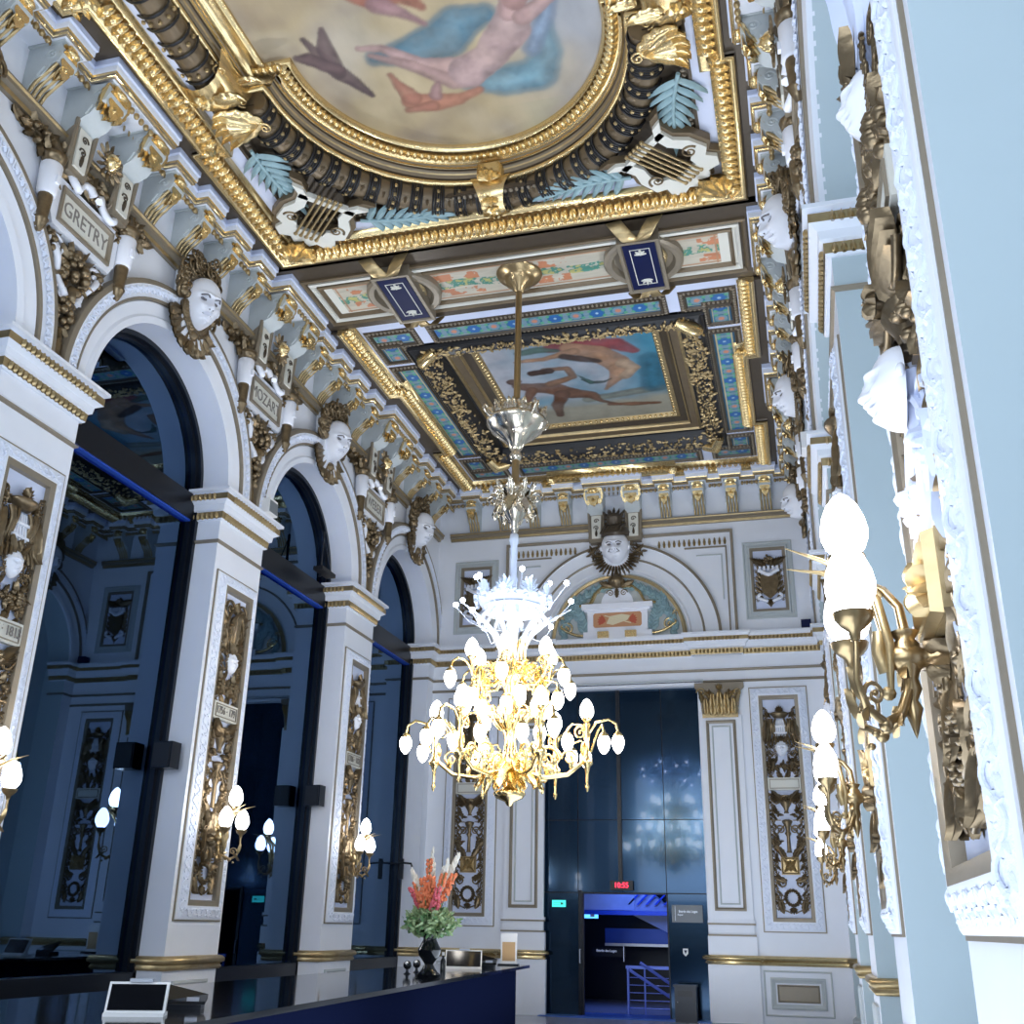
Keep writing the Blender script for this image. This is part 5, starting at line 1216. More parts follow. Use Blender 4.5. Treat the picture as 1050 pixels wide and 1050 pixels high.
# ================================================================== CHANDELIER
CX, CY = -3.66, 13.35
def globe(r=.092, h=.27):
    m = MB(); pr = [(0, 0), (r * .45, .004), (r * .80, h * .14), (r * .98, h * .30), (r, h * .42), (r * .90, h * .60), (r * .66, h * .80), (r * .34, h * .94), (r * .08, h), (0, h)]
    m.lathe(pr, 18); return m
GL = globe().mesh('bulb', 'globe'); GLC = globe().mesh('bulbcool', 'globe')
CUPM = MB().lathe([(0, -.07), (.015, -.07), (.02, -.04), (.045, -.02), (.06, .0), (.065, .02), (.05, .02), (0, .015)], 12)
ch = thing('chandelier', 'large gilt chandelier with egg-shaped globes and white light points, hanging from the painted beam', 'chandelier', Matrix.Translation((CX, CY, 0)))
m = MB().lathe([(0, 10.70), (.07, 10.72), (.10, 10.8), (.20, 10.86), (.22, 10.92), (.26, 10.97), (.34, 11.0), (.36, 11.04), (0, 11.04)], 24); obj('ceiling_cup', m, 'rod', ch)
m = MB().tube([(0, 0, 10.75), (0, 0, 8.75)], .05, 10); m.tube([(0, 0, 8.1), (0, 0, 7.35)], .055, 10); obj('rod', m, 'rod', ch)
m = MB().lathe([(0, 7.85), (.07, 7.86), (.09, 7.95), (.06, 8.0), (.10, 8.06), (.13, 8.14), (.26, 8.24), (.38, 8.34), (.40, 8.40), (.44, 8.44), (.44, 8.50), (.38, 8.54), (.30, 8.56), (.16, 8.64), (.10, 8.8), (.07, 8.85), (0, 8.86)], 28)
c1 = obj('upper_bowl', m, 'silver', ch)
m = MB(); lv = leaf(.24, .16, .05, 3, .4, 6, 8)
def around(mb, tmpl, n, r, z, tilt, s_=1., ph=0.):
    for k in range(n):
        a = 2 * pi * (k + ph) / n; c_, s2 = cos(a), sin(a)
        A = np.eye(4); rad = np.array([c_, s2, 0]); tan_ = np.array([-s2, c_, 0]); up = np.array([0, 0, 1.])
        v_ = up * cos(tilt) + rad * sin(tilt); n_ = rad * cos(tilt) - up * sin(tilt)
        A[:3, 0] = -tan_ * s_; A[:3, 1] = v_ * s_; A[:3, 2] = n_ * s_; A[:3, 3] = rad * r + up * z; mb.use(tmpl, A)
around(m, lv, 12, .36, 8.46, .1, 1.); around(m, lv, 8, .14, 8.62, .2, .8); around(m, LEAFS, 10, .12, 8.2, .9, .22)
for k in range(4):
    a = pi / 4 + k * pi / 2; m.tube([(r * cos(a), r * sin(a), z) for r, z in ((.42, 8.45), (.50, 8.5), (.56, 8.58), (.53, 8.64), (.49, 8.6))], .02, 6)
obj('bowl_leaves', m, 'silver', c1)
m = MB().lathe([(0, 6.70), (.03, 6.72), (.07, 6.82), (.06, 6.9), (.15, 7.0), (.20, 7.1), (.22, 7.2), (.17, 7.28), (.24, 7.36), (.22, 7.40), (.08, 7.42), (0, 7.43)], 24); c2 = obj('lower_bowl', m, 'silver', ch)
m = MB(); around(m, LEAF, 8, .21, 7.28, .25, .24); around(m, LEAF, 8, .22, 7.22, pi - .5, .26); around(m, SCRS, 6, .28, 7.2, .1, .16)
for k in range(6):
    a = k * pi / 3; A = T(rz=a + pi / 2) @ T(0, -.20, 7.12, rx=pi / 2); m.use(facemesh(.15, .2, .08), A); m.use(LEAFS, T(rz=a + pi / 2) @ T(0, -.26, 7.0, rx=pi / 2, rz=pi, s=.22)); m.use(SCR, T(rz=a) @ T(.32, 0, 7.25, rx=pi / 2, s=.2))
obj('lion_masks', m, 'silver', c2)
m = MB().lathe([(0, 5.2), (.05, 5.2), (.055, 6.0), (.07, 6.05), (.05, 6.1), (.05, 6.55), (.075, 6.62), (.06, 6.72), (0, 6.73)], 10); obj('glass_column', m, 'crystal', ch, 'pale glass column')
# crystal crown with light points
m = MB(); 
for r_, z_ in ((.42, 5.72), (.34, 5.60)): m.lathe([(r_ - .05, z_ - .05), (r_ + .03, z_ - .04), (r_ + .07, z_ + .05), (r_ + .03, z_ + .07), (r_ - .05, z_ + .02)], 28)
around(m, ROS, 14, .50, 5.74, .2, .16); around(m, PALM, 8, .43, 5.78, .15, .22); around(m, LEAFS, 16, .40, 5.58, 2.4, .16); obj('crystal_crown', m, 'crystal', ch, 'sparkling glass crown')
m = MB()
fr_ = MB()
for k in range(10):
    a = 2 * pi * k / 10 + .15; Rr = .62 if k % 2 else .80
    fr_.tube([(r * cos(a), r * sin(a), z) for r, z in ((.08, 4.75), (.13, 5.0), (.24, 5.25), (Rr * .62, 5.45), (Rr, 5.62))], [.035, .035, .03, .022, .006], 6)
obj('crystal_fronds', fr_, 'crystal', ch, 'glass fronds')
pts = []
for k in range(16):
    a = 2 * pi * k / 16 + .1; rr = (.80, .52, .66, .84)[k % 4]; zz = (5.72, 6.05, 5.50, 5.88)[k % 4]; pts.append((rr * cos(a), rr * sin(a), zz))
st_ = MB()
for x, y, z in pts: st_.tube([(x * .3, y * .3, 5.3), (x * .75, y * .75, z - .25), (x, y, z - .03)], .007, 5)
obj('point_stems', st_, 'crystal', ch, 'thin stems of the light points')
LP = MB().ball((0, 0, 0), .036, seg=10, rings=6).mesh('led', 'light_point')
for p in pts: o = obj('light_point', None, None, ch, mesh=LP); o.location = p
# gilt body
m = MB().lathe([(0, 3.02), (.03, 3.03), (.06, 3.08), (.17, 3.12), (.21, 3.17), (.20, 3.20), (.12, 3.22), (.06, 3.28), (.05, 3.42), (.10, 3.50), (.14, 3.58), (.09, 3.68), (.07, 3.85), (.11, 3.98), (.16, 4.10), (.12, 4.22), (.08, 4.3), (.09, 4.5), (.14, 4.62), (.20, 4.72), (.17, 4.82), (.10, 4.9), (.12, 5.05), (.16, 5.12), (.08, 5.2), (0, 5.21)], 28); obj('baluster', m, 'lamp_gold', ch)
m = MB(); around(m, LEAF, 10, .10, 4.62, .55, .34); around(m, LEAF, 8, .10, 4.0, .6, .30); around(m, LEAF, 8, .10, 3.55, 2.2, .26); around(m, LEAF, 6, .12, 3.45, 2.6, .24); around(m, SCR, 6, .26, 4.75, 0, .24); around(m, SCR, 6, .24, 4.2, 0, .22, .5); around(m, LEAF, 6, .34, 3.42, 2.5, .24, .5)
for k in range(10): a = 2 * pi * k / 10; m.lathe([(0, 4.6), (.02, 4.62), (.018, 5.1), (.03, 5.15), (0, 5.2)], 6, X=T(.17 * cos(a), .17 * sin(a), 0))
obj('baluster_leaves', m, 'lamp_gold', ch)
def arm(parent, a, big):
    R = T(rz=a); m = MB()
    if big:     # lower tier
        m.tube([(.07, 0, 3.62), (.22, 0, 3.44), (.45, 0, 3.38), (.75, 0, 3.42), (.95, 0, 3.58), (1.00, 0, 3.82), (1.0, 0, 4.08)], [.035, .035, .032, .03, .028, .024, .02], 7, X=R)
        m.use(SCR, R @ T(.48, 0, 3.62, rx=pi / 2, s=.34)); m.use(SCR, R @ T(.24, 0, 3.56, rx=pi / 2, s=.22)); m.use(SCR, R @ T(.78, 0, 3.62, rx=pi / 2, s=.22, sx=-1)); m.use(SCR, R @ T(.92, 0, 3.95, rx=pi / 2, s=.20))
        for x_, z_, r_ in ((.3, 3.44, .6), (.55, 3.42, .9), (.8, 3.5, .3), (.95, 3.66, -.3)): m.use(LEAFS, R @ T(x_, 0, z_, rx=pi / 2, rz=-r_, s=.17)); m.use(LEAFS, R @ T(x_, 0, z_, rx=pi / 2, rz=r_ + pi, s=.14))
        m.lathe([(0, 3.20), (.015, 3.22), (.03, 3.27), (.015, 3.3), (.022, 3.45), (.04, 3.52), (.075, 3.55), (.07, 3.6), (.03, 3.64), (.03, 3.85), (.05, 3.92), (.03, 4.0), (.05, 4.06), (0, 4.07)], 10, X=R @ T(1.0, 0, 0))
        m.tube([(1.0, 0, 3.9), (1.12, 0, 4.08), (1.28, 0, 4.12), (1.38, 0, 4.06), (1.40, 0, 3.97)], .018, 6, X=R); m.tube([(1.0, 0, 3.9), (.92, .06, 4.06), (.80, .1, 4.08), (.74, .1, 4.0)], .016, 6, X=R)
        g = [(1.0, 0, 4.12, 0), (1.40, 0, 3.92, 1), (.74, .1, 3.95, 1)]
        m.tube([(1.05, 0, 3.7), (1.15, -.12, 3.95), (1.22, -.28, 4.0), (1.24, -.34, 3.9)], .015, 6, X=R); g.append((1.24, -.34, 3.86, 1))
    else:
        m.tube([(.1, 0, 4.72), (.25, 0, 4.56), (.42, 0, 4.55), (.55, 0, 4.68), (.57, 0, 4.84)], .026, 7, X=R)
        m.use(SCR, R @ T(.33, 0, 4.72, rx=pi / 2, s=.24)); m.use(SCR, R @ T(.5, 0, 4.85, rx=pi / 2, s=.14, sx=-1))
        m.tube([(.55, 0, 4.7), (.64, 0, 4.84), (.76, 0, 4.88), (.84, 0, 4.82), (.86, 0, 4.74)], .016, 6, X=R); m.tube([(.4, 0, 4.6), (.36, 0, 4.42), (.42, 0, 4.4)], .016, 6, X=R); m.tube([(.5, 0, 4.6), (.62, .16, 4.58), (.62, .2, 4.5)], .014, 6, X=R)
        m.tube([(.45, 0, 4.56), (.5, 0, 4.2), (.42, 0, 4.05)], .02, 6, X=R); m.use(LEAF, R @ T(.45, 0, 4.5, rx=pi / 2, rz=pi, s=.3)); m.use(LEAFS, R @ T(.5, 0, 4.6, rx=pi / 2, s=.16))
        g = [(.57, 0, 4.90, 0), (.86, 0, 4.70, 1), (.42, 0, 4.36, 1), (.62, .2, 4.46, 1)]
    for x, y, z, dn in g: m.use(CUPM, R @ T(x, y, z, rx=pi if dn else 0))
    o = obj('arm', m, 'lamp_gold', parent)
    for x, y, z, dn in g:
        q = R @ np.array([x, y, z, 1]); b = obj('globe', None, None, o, 'glowing egg-shaped globe', mesh=GL); b.location = q[:3]
        if dn: b.rotation_euler = (pi, 0, 0); b.scale = (.88, .88, .88)
    return o
for k in range(6): arm(ch, 2 * pi * k / 6 + .12, True)
for k in range(6): arm(ch, 2 * pi * k / 6 + .12 + pi / 6, False)

# ================================================================== WALL LAMPS
def sconce_parts():
    hub = (0, 0, .19)
    bp = MB(); bp.prism([(-.10, -.26), (-.04, -.36), (.04, -.36), (.10, -.26), (.13, -.05), (.09, .18), (.05, .34), (-.05, .34), (-.09, .18), (-.13, -.05)], 0, .05)
    bp.use(LEAF, T(0, -.12, .04, rz=pi, s=.28)); bp.use(LEAF, T(0, .02, .04, s=.34)); bp.use(ROS, T(0, 0, .05, s=.2, sz=1.5))
    for sg in (-1, 1):
        bp.use(SCR, T(sg * .10, .10, .04, s=.12, sx=sg)); bp.use(SCR, T(sg * .09, -.18, .04, s=.10, sx=sg)); bp.use(LEAFS, T(sg * .07, .2, .03, rz=-sg * .5, s=.18))
    for z_ in (-.33, -.29): bp.box((-.08, z_, 0), (.08, z_ + .02, .09))
    hb = MB(); hb.lathe([(0, .04), (.05, .05), (.055, .09), (.03, .11), (.04, .14), (.055, .16), (.055, .23), (.03, .25), (0, .26)], 12); hb.lathe([(0, -.30), (.008, -.28), (.035, -.19), (.02, -.16), (.04, -.12), (.03, -.08), (.05, -.03), (.05, .05), (.035, .07), (.055, .10), (0, .12)], 10, X=T(0, 0, .19, rx=-pi / 2))
    hb.use(LEAFS, T(.02, -.02, .2, rz=2.2, s=.12)); hb.use(LEAFS, T(-.02, -.02, .2, rz=-2.2, s=.12))
    # horn: two tapering spikes shooting outwards past the upper lamp
    horn = MB()
    for sg in (-1, 1): horn.tube([(sg * .01, -.12, .26), (sg * .03, .05, .25), (sg * .05, .22, .28), (sg * .06, .32, .36), (sg * .08, .38, .47), (sg * .13, .42, .60)], [.012, .02, .018, .013, .009, .002], 6)
    horn.use(LEAF, T(0, .26, .27, rx=.6, s=.2)); horn.tube([(0, -.05, .27), (.01, .02, .29), (0, .1, .28)], .03, 6); horn.ball((0, -.13, .27), .028)
    arms = []
    A = MB(); A.tube([(0, .10, .19), (0, .20, .20), (0, .27, .25), (0, .30, .31), (0, .30, .36), (0, .33, .37)], [.020, .018, .017, .015, .013, .012], 8); A.use(CUPM, T(0, .39, .37, rx=-pi / 2, s=1.15)); A.use(LEAFS, T(0, .33, .33, rx=1.2, s=.13))
    arms.append((A, (0, .41, .37)))
    for sg in (-1, 1):
        B = MB(); pts = [(0, 0, .19), (sg * .02, -.12, .20), (sg * .06, -.22, .24), (sg * .12, -.26, .30), (sg * .18, -.22, .36), (sg * .21, -.12, .39), (sg * .22, .0, .38), (sg * .22, .04, .38)]
        B.tube(pts, [.02, .02, .019, .018, .016, .013, .011, .01], 8); B.use(CUPM, T(sg * .22, .10, .38, rx=-pi / 2, s=1.15)); B.use(SCRS, T(sg * .14, -.16, .33, s=.10, sx=sg, ry=-sg * .9)); B.ball((sg * .12, -.265, .30), .027); B.use(LEAFS, T(sg * .19, -.18, .37, rx=.2, s=.12)); B.ball((sg * .15, -.30, .34), .015)
        for q in (2, 4): B.use(LEAFS, T(*pts[q], rz=sg * 1.2, s=.10)); B.use(LEAFS, T(*pts[q], rz=-sg * 2.2, s=.09))
        arms.append((B, (sg * .22, .12, .38)))
    return bp, hb, horn, arms
_bp, _hb, _ho, _ar = sconce_parts()
_bpm, _hbm, _hom = _bp.mesh('bronze', 'backplate'), _hb.mesh('rod', 'hub'), _ho.mesh('oldgold', 'horn_spikes'); _arm = [(a.mesh('rod', 'arm'), p) for a, p in _ar]
def sconce(label, Mx, s_=1.):
    t = thing('wall_lamp', label, 'wall lamp', Mx)
    obj('backplate', None, None, t, mesh=_bpm); obj('hub', None, None, t, mesh=_hbm); obj('horn_spikes', None, None, t, 'thin gilt spikes', mesh=_hom)
    for i, (me, p) in enumerate(_arm):
        a = obj('arm', None, None, t, mesh=me); g = obj('globe', None, None, a, 'glowing egg-shaped glass globe', mesh=GLC if i else GL); g.location = p; g.rotation_euler = (-pi / 2, 0, 0)
    return t
for c, lab in ((PC[2], 'three-globe wall lamp cut by the left edge of the picture'), (PC[3], 'three-globe wall lamp on the pier with the plaque 1756 · 1791'), (PC[4], 'three-globe wall lamp on the left pier nearest the flower vase')): sconce(lab, WL(c - .1, 2.62, .07))
for c, lab in ((4.1, 'largest wall lamp with three white globes, nearest on the right wall'), (PC[2], 'second three-globe wall lamp on the right wall'), (PC[3], 'third three-globe wall lamp on the right wall'), (PC[4], 'smallest and farthest wall lamp on the right wall')): sconce(lab, WR(c, 2.56, -.02 if c < 5 else .03))

# ================================================================== COUNTER AND WHAT STANDS ON IT
ct = thing('counter', 'long black glossy bar counter below the left windows', 'counter', Matrix.Translation((-4.6, 10.5, 0)))
def W2(mb, o=(4.6, -10.5, 0)): return mb
def shp(pts, z0, z1): m = MB(); m.prism([(x + 4.6, y - 10.5) for x, y in pts], z0, z1); return m
obj('counter_top', shp([(-3.42, 4.0), (-4.36, 17.3), (-5.7, 17.3), (-5.7, 4.0)], 1.0, 1.04), 'blackgloss', ct)
obj('counter_body', shp([(-3.50, 4.0), (-4.42, 16.7), (-5.6, 16.7), (-5.6, 4.0)], .04, 1.0), 'counter', ct)
obj('added_glow_strip', shp([(-3.52, 9.0), (-4.40, 16.6), (-4.44, 16.6), (-3.56, 9.0)], .0, .035), 'strip', ct, 'blue glowing strip added along the foot')  # added emitter that gives the counter foot its blue glow
obj('plinth', shp([(-3.62, 4.0), (-4.52, 16.6), (-5.5, 16.6), (-5.5, 4.0)], 0, .04), 'dark', ct)
def RZ(x, y, z, a): return Matrix.Translation((x, y, z)) @ Matrix.Rotation(a, 4, 'Z')
def terminal(lab, Mx, w_=.34, h=.20):
    t = thing('payment_terminal', lab, 'till', Mx)
    s_ = MB().prism([(-w_ / 2, .0), (w_ / 2, .0), (w_ / 2, .02), (-w_ / 2, .02)], -.10, .10, plane='un'); obj('stand_foot', s_, 'paper', t)
    c = MB(); c.add([(-w_ / 2, -.06, .02), (w_ / 2, -.06, .02), (w_ / 2, .02, h), (-w_ / 2, .02, h), (-w_ / 2, .0, .02), (w_ / 2, .0, .02), (w_ / 2, .06, h), (-w_ / 2, .06, h)], [(0, 1, 2, 3), (4, 7, 6, 5), (0, 4, 5, 1), (3, 2, 6, 7), (0, 3, 7, 4), (1, 5, 6, 2)]); b = obj('casing', c, 'paper', t, 'white casing')
    e = .015; c = MB(); c.add([(-w_ / 2 + e, -.062, .035), (w_ / 2 - e, -.062, .035), (w_ / 2 - e, .012, h - .012), (-w_ / 2 + e, .012, h - .012), (-w_ / 2 + e, -.05, .035), (w_ / 2 - e, -.05, .035), (w_ / 2 - e, .02, h - .012), (-w_ / 2 + e, .02, h - .012)], [(0, 1, 2, 3), (4, 7, 6, 5), (0, 4, 5, 1), (3, 2, 6, 7), (0, 3, 7, 4), (1, 5, 6, 2)]); obj('dark_panel', c, 'blackgloss', b)
    obj('top_slot', MB().box((-.06, .0, h), (.08, .06, h + .02)), 'steel', b); return t
terminal('white-framed till with dark panel at the near end of the counter, bottom left', RZ(-4.12, 6.35, 1.04, radians(25)), .36, .19)
terminal('small white and black till on the counter near the flower vase', RZ(-4.72, 15.0, 1.04, radians(15)), .50, .24)
def handset(lab, Mx, s_=1.):
    t = thing('card_reader', lab, 'card reader', Mx @ Matrix.Scale(s_, 4))
    obj('cradle', MB().prism([(-.12, -.07), (.12, -.07), (.12, .07), (-.12, .07)], 0, .03), 'dark', t)
    m = MB(); m.add([(-.14, -.05, .03), (.14, -.05, .03), (.14, .05, .06), (-.14, .05, .12), (-.14, -.05, .05), (.14, -.05, .05), (.14, .05, .09), (-.14, .05, .15)], [(0, 1, 2, 3), (4, 7, 6, 5), (0, 4, 5, 1), (3, 2, 6, 7), (0, 3, 7, 4), (1, 5, 6, 2)]); h_ = obj('handset', m, 'blackgloss', t)
    obj('buttons', MB().box((.02, -.06, .05), (.10, -.045, .075)), 'steel', h_)
handset('black card reader beside the near till at the bottom left', RZ(-4.16, 6.98, 1.04, radians(20))); handset('black card reader beside the small till far along the counter', RZ(-4.66, 15.8, 1.04, radians(10)), 1.3)
t = thing('card_holder', 'upright white card with an orange notice at the far end of the counter', 'sign', RZ(-4.62, 17.0, 1.04, radians(8)))
obj('foot', MB().box((-.16, -.08, 0), (.16, .08, .02)), 'dark', t); b = obj('card', MB().box((-.125, -.008, .02), (.125, .008, .46)), 'paper', t); obj('notice', MB().box((-.10, -.012, .06), (.10, -.009, .33)), 'ochre', b, 'orange printed notice')
for x, y, lab in ((-4.80, 13.0, 'small black and white ball ornament left of the vase, nearer the window'), (-4.86, 13.5, 'small black and white ball ornament close to the vase')):
    t = thing('ball_ornament', lab, 'ornament', RZ(x, y, 1.04, 0)); obj('stand', MB().lathe([(0, 0), (.05, 0), (.02, .02), (.015, .06), (0, .06)], 10), 'dark', t); obj('ball', MB().ball((0, 0, .10), .05, seg=14, rings=9), 'blackgloss', t); obj('cap', MB().ball((0, -.02, .115), .03, seg=8, rings=5), 'paper', t)
t = thing('small_bottle', 'small black bottle with a white cap right of the vase', 'bottle', RZ(-4.70, 14.05, 1.04, 0)); obj('body', MB().lathe([(0, 0), (.035, 0), (.035, .13), (.015, .16), (.015, .19), (0, .19)], 12), 'blackgloss', t); obj('cap', MB().lathe([(0, .19), (.02, .19), (.02, .23), (0, .23)], 10), 'paper', t)
# vase
VX, VY = -4.30, 12.35
t = thing('vase', 'tall black baluster vase holding the flowers on the counter', 'vase', RZ(VX, VY, 1.04, 0))
obj('body', MB().lathe([(0, 0), (.13, 0), (.14, .03), (.10, .06), (.07, .10), (.05, .14), (.07, .17), (.12, .23), (.135, .29), (.10, .35), (.075, .40), (.085, .45), (.13, .50), (.15, .51), (.13, .52), (.07, .47), (0, .45)], 24), 'blackgloss', t)
fl = thing('flower_arrangement', 'bouquet of coral blossoms, cream plumes and pale foliage in the black vase', 'flowers', RZ(VX, VY, 1.50, 0))
g = random.Random(17)
m = MB(); lf = leaf(.055, .035, .008, 1, .0, 3, 4)
m3 = MB()
for i in range(700):
    a = g.random() * 2 * pi; b = g.random(); r = .34 * sqrt(g.random()) * (.55 + .45 * sin(pi * b)); z = -.02 + .28 * b; X = T(r * cos(a), r * sin(a), z, rx=g.uniform(-1.5, 1.5), ry=g.uniform(-1.5, 1.5), rz=g.random() * 6, s=g.uniform(.7, 1.3))
    (m if i % 3 else m3).use(lf, X)
for i in range(30): a = g.random() * 6.3; m.tube([(0, 0, -.08), (.12 * cos(a), .12 * sin(a), .1), (.3 * cos(a), .3 * sin(a), .25)], .004, 4)
o = obj('foliage', m, 'palegreen', fl); o['kind'] = 'stuff'; o = obj('dark_foliage', m3, 'leafgreen', fl); o['kind'] = 'stuff'
for k, (a, r, h, mt) in enumerate(((2.9, .30, .50, 'pinkish'), (3.4, .20, .55, 'coral'), (4.4, .08, .82, 'coral'), (5.0, .12, .62, 'coral'), (5.7, .22, .66, 'coral'), (.2, .26, .66, 'coral'), (.9, .18, .60, 'pinkish'), (5.3, .28, .50, 'pinkish'), (4.0, .14, .60, 'coral'), (2.2, .14, .64, 'coral'))):
    m = MB(); m.tube([(0, 0, .0), (r * .5 * cos(a), r * .5 * sin(a), h * .5), (r * cos(a), r * sin(a), h)], .006, 4, mi=1)
    for j in range(46):
        s_ = g.uniform(.45, 1); w_ = .05 * (1.2 - s_) + .012; q = g.random() * 6.3; m.use(ROS if False else EGG, T(r * s_ ** 1.3 * cos(a) + w_ * cos(q), r * s_ ** 1.3 * sin(a) + w_ * sin(q), h * s_, rx=g.random() * 3, s=.055), mi=0)
    obj('blossom_spike', m, [mt, 'leafgreen'], fl)
for a, r, h, s_ in ((3.3, .26, .66, 1), (4.6, .02, .92, .8), (5.9, .24, .78, 1.), (.4, .3, .84, 1.1)):
    m = MB(); pts = [(0, 0, 0), (r * .4 * cos(a), r * .4 * sin(a), h * .6), (r * cos(a), r * sin(a), h)]; m.tube(pts, .005, 4)
    for j in range(60):
        q = g.uniform(.5, 1); ang = g.random() * 6.3; w_ = .03 * sin(pi * min(1, (q - .48) * 1.9)); m.use(LEAFS, T(r * q ** 1.6 * cos(a) + w_ * cos(ang), r * q ** 1.6 * sin(a) + w_ * sin(ang), h * q, rx=pi / 2 + g.uniform(-.4, .4), rz=g.uniform(-.4, .4), s=.07 * s_))
    obj('pampas_plume', m, 'plume', fl)

# ================================================================== SMALL FITTINGS
def speaker(lab, Mx):
    t = thing('loudspeaker', lab, 'loudspeaker', Mx); m = MB().box((-.14, -.17, 0), (.14, .17, .22)); obj('cabinet', m, 'dark', t); obj('grille', MB().box((-.12, -.15, .22), (.12, .15, .235)), 'black', t); obj('bracket', MB().tube([(0, 0, -.1), (0, 0, 0)], .02, 6), 'steel', t)
speaker('black box loudspeaker on the side of the pier with the plaque 1756 · 1791', frame((-8.06, 12.43, 3.6), (1, 0, 0), (0, 0, 1), (0, -1, 0))); speaker('black box loudspeaker on the side of the left pier nearest the far wall', frame((-8.06, 16.98, 3.6), (1, 0, 0), (0, 0, 1), (0, -1, 0)))
def flood(lab, Mx, p):
    t = thing('floodlight', lab, 'floodlight', Mx); m = MB().prism([(-.15, 0), (.15, .0), (.12, .24), (-.12, .24)], 0, .22); obj('housing', m, 'paper', t); obj('bracket', MB().box((-.16, -.03, .02), (.16, .0, .06)), 'steel', t); obj('front_glass', MB().box((-.12, .02, .22), (.12, .2, .23)), 'signgrey', t)
flood('white box floodlight on the ledge of the pier right of the nearest left arch', WL(13.55, 7.43, .05), 0); flood('white box floodlight on a ledge of the right wall beside the second arch', WR(13.0, 7.43, .05), 0)
def floodl(loc, p, rz):
    l = bpy.data.lights.new('floodlight_beam', 'SPOT'); l.energy = p; l.color = (.9, .94, 1); l.spot_size = radians(140); l.spot_blend = .8; l.shadow_soft_size = .15
    o = bpy.data.objects.new('floodlight_beam', l); o.location = loc; o.rotation_euler = (pi, 0, 0); C.objects.link(o); d = Vector((-3.6 - loc[0], 0, 3.2)); o.rotation_euler = d.to_track_quat('-Z', 'Y').to_euler()
for y in (4.1, 8.65, 13.2, 17.75):
    floodl((XL + .45, y, 7.7), 160, 0); floodl((XR - .45, y, 7.7), 160, 0)
t = thing('lamp_box', 'small dark blue box lamp on the ledge at the far right corner', 'lamp', WF(.30, 7.44, .05)); obj('housing', MB().box((-.1, 0, 0), (.1, .16, .2)), 'navy', t); obj('bracket', MB().box((-.1, -.02, 0), (.1, 0, .05)), 'dark', t)
t = thing('hanging_projector', 'black triangular bracket with a small projector inside the second left arch', 'projector', frame((-8.0, 16.2, 7.3), (0, 1, 0), (0, 0, 1), (1, 0, 0)))
obj('pole', MB().tube([(0, 0, 0), (0, .85, 0)], .025, 6), 'dark', t); m = MB(); m.tube([(0, .8, 0), (.25, .1, .1)], .012, 5); m.tube([(0, .8, 0), (-.2, .1, .1)], .012, 5); obj('stay', m, 'dark', t); obj('tray', MB().box((-.25, .05, -.02), (.3, .12, .16)), 'black', t)
t = thing('wall_bracket', 'thin black bracket arm on the last left window frame', 'bracket', frame((-8.1, 21.3, 2.75), (1, 0, 0), (0, 0, 1), (0, -1, 0))); obj('arm', MB().tube([(-.3, 0, 0), (.0, .02, .02), (.22, .0, .04), (.24, -.06, .04)], .02, 6), 'black', t); obj('plate', MB().box((-.05, -.3, -.05), (.03, .1, 0)), 'black', t)
for z_, y_, lab in ((4.9, 4.78, 'upper small white sensor box on the edge of the nearest right pier'), (4.6, 4.78, 'lower small white sensor box on the edge of the nearest right pier')):
    t = thing('sensor_box', lab, 'sensor', WR(y_ - .06, z_, .0)); obj('housing', MB().box((-.03, 0, 0), (.03, .14, .05)), 'paper', t); obj('cover', MB().box((-.02, .02, .05), (.02, .12, .06)), 'face', t)

# portal fittings
t = thing('digital_clock', 'black digital clock with red figures above the doorway', 'clock', WF(-3.69, 2.31, -.12)); b = obj('case', MB().box((-.23, 0, 0), (.23, .18, .06)), 'black', t); text('10:55', .14, b, 'red', 0, .09, .062, 'red_digits', sx=.95)
t = thing('exit_sign', 'green illuminated exit sign on the black portal, upper left', 'sign', WF(-4.98, 1.98, -.13)); b = obj('panel', MB().box((-.14, 0, 0), (.14, .13, .02)), 'exitg', t); m = MB().box((-.11, .045, .02), (.11, .05, .022)).box((-.11, .08, .02), (.11, .085, .022)).prism([(.04, .04), (.10, .065), (.04, .09)], .02, .023); obj('arrow', m, 'black', b)
t = thing('direction_sign', 'grey direction sign with white lettering right of the doorway', 'sign', WF(-2.41, 1.73, -.13)); b = obj('panel', MB().box((-.30, 0, 0), (.30, .32, .015)), 'signgrey', t)
text('Entrée des Loges', .062, b, 'signwhite', .02, .20, .017, sx=.85); text('Foyer', .045, b, 'signwhite', -.13, .14, .017); obj('rule', MB().box((-.235, .03, .015), (-.23, .30, .017)), 'signwhite', b)
t = thing('crest_sticker', 'small white crest sticker on the dark panel right of the doorway', 'sticker', WF(-2.47, 1.12, -.125)); b = obj('shield', MB().prism([(-.05, .14), (.05, .14), (.05, .05), (0, 0), (-.05, .05)], 0, .006), 'paper', t); obj('emblem', MB().prism([(-.03, .11), (.03, .11), (.0, .04)], .006, .009), 'navy', b)
t = thing('litter_bin', 'black pillar litter bin in front of the portal, right of the doorway', 'bin', WF(-2.45, 0, .12)); obj('body', MB().prism([(-.20, 0), (.20, 0), (.20, .60), (-.20, .60)], 0, .26), 'binm', t); obj('lid', MB().box((-.22, .60, -.01), (.22, .64, .28)), 'binm', t); obj('opening', MB().box((-.14, .44, .25), (.14, .54, .268)), 'black', t); obj('lock', MB().ball((-.15, .34, .262), .012), 'steel', t)

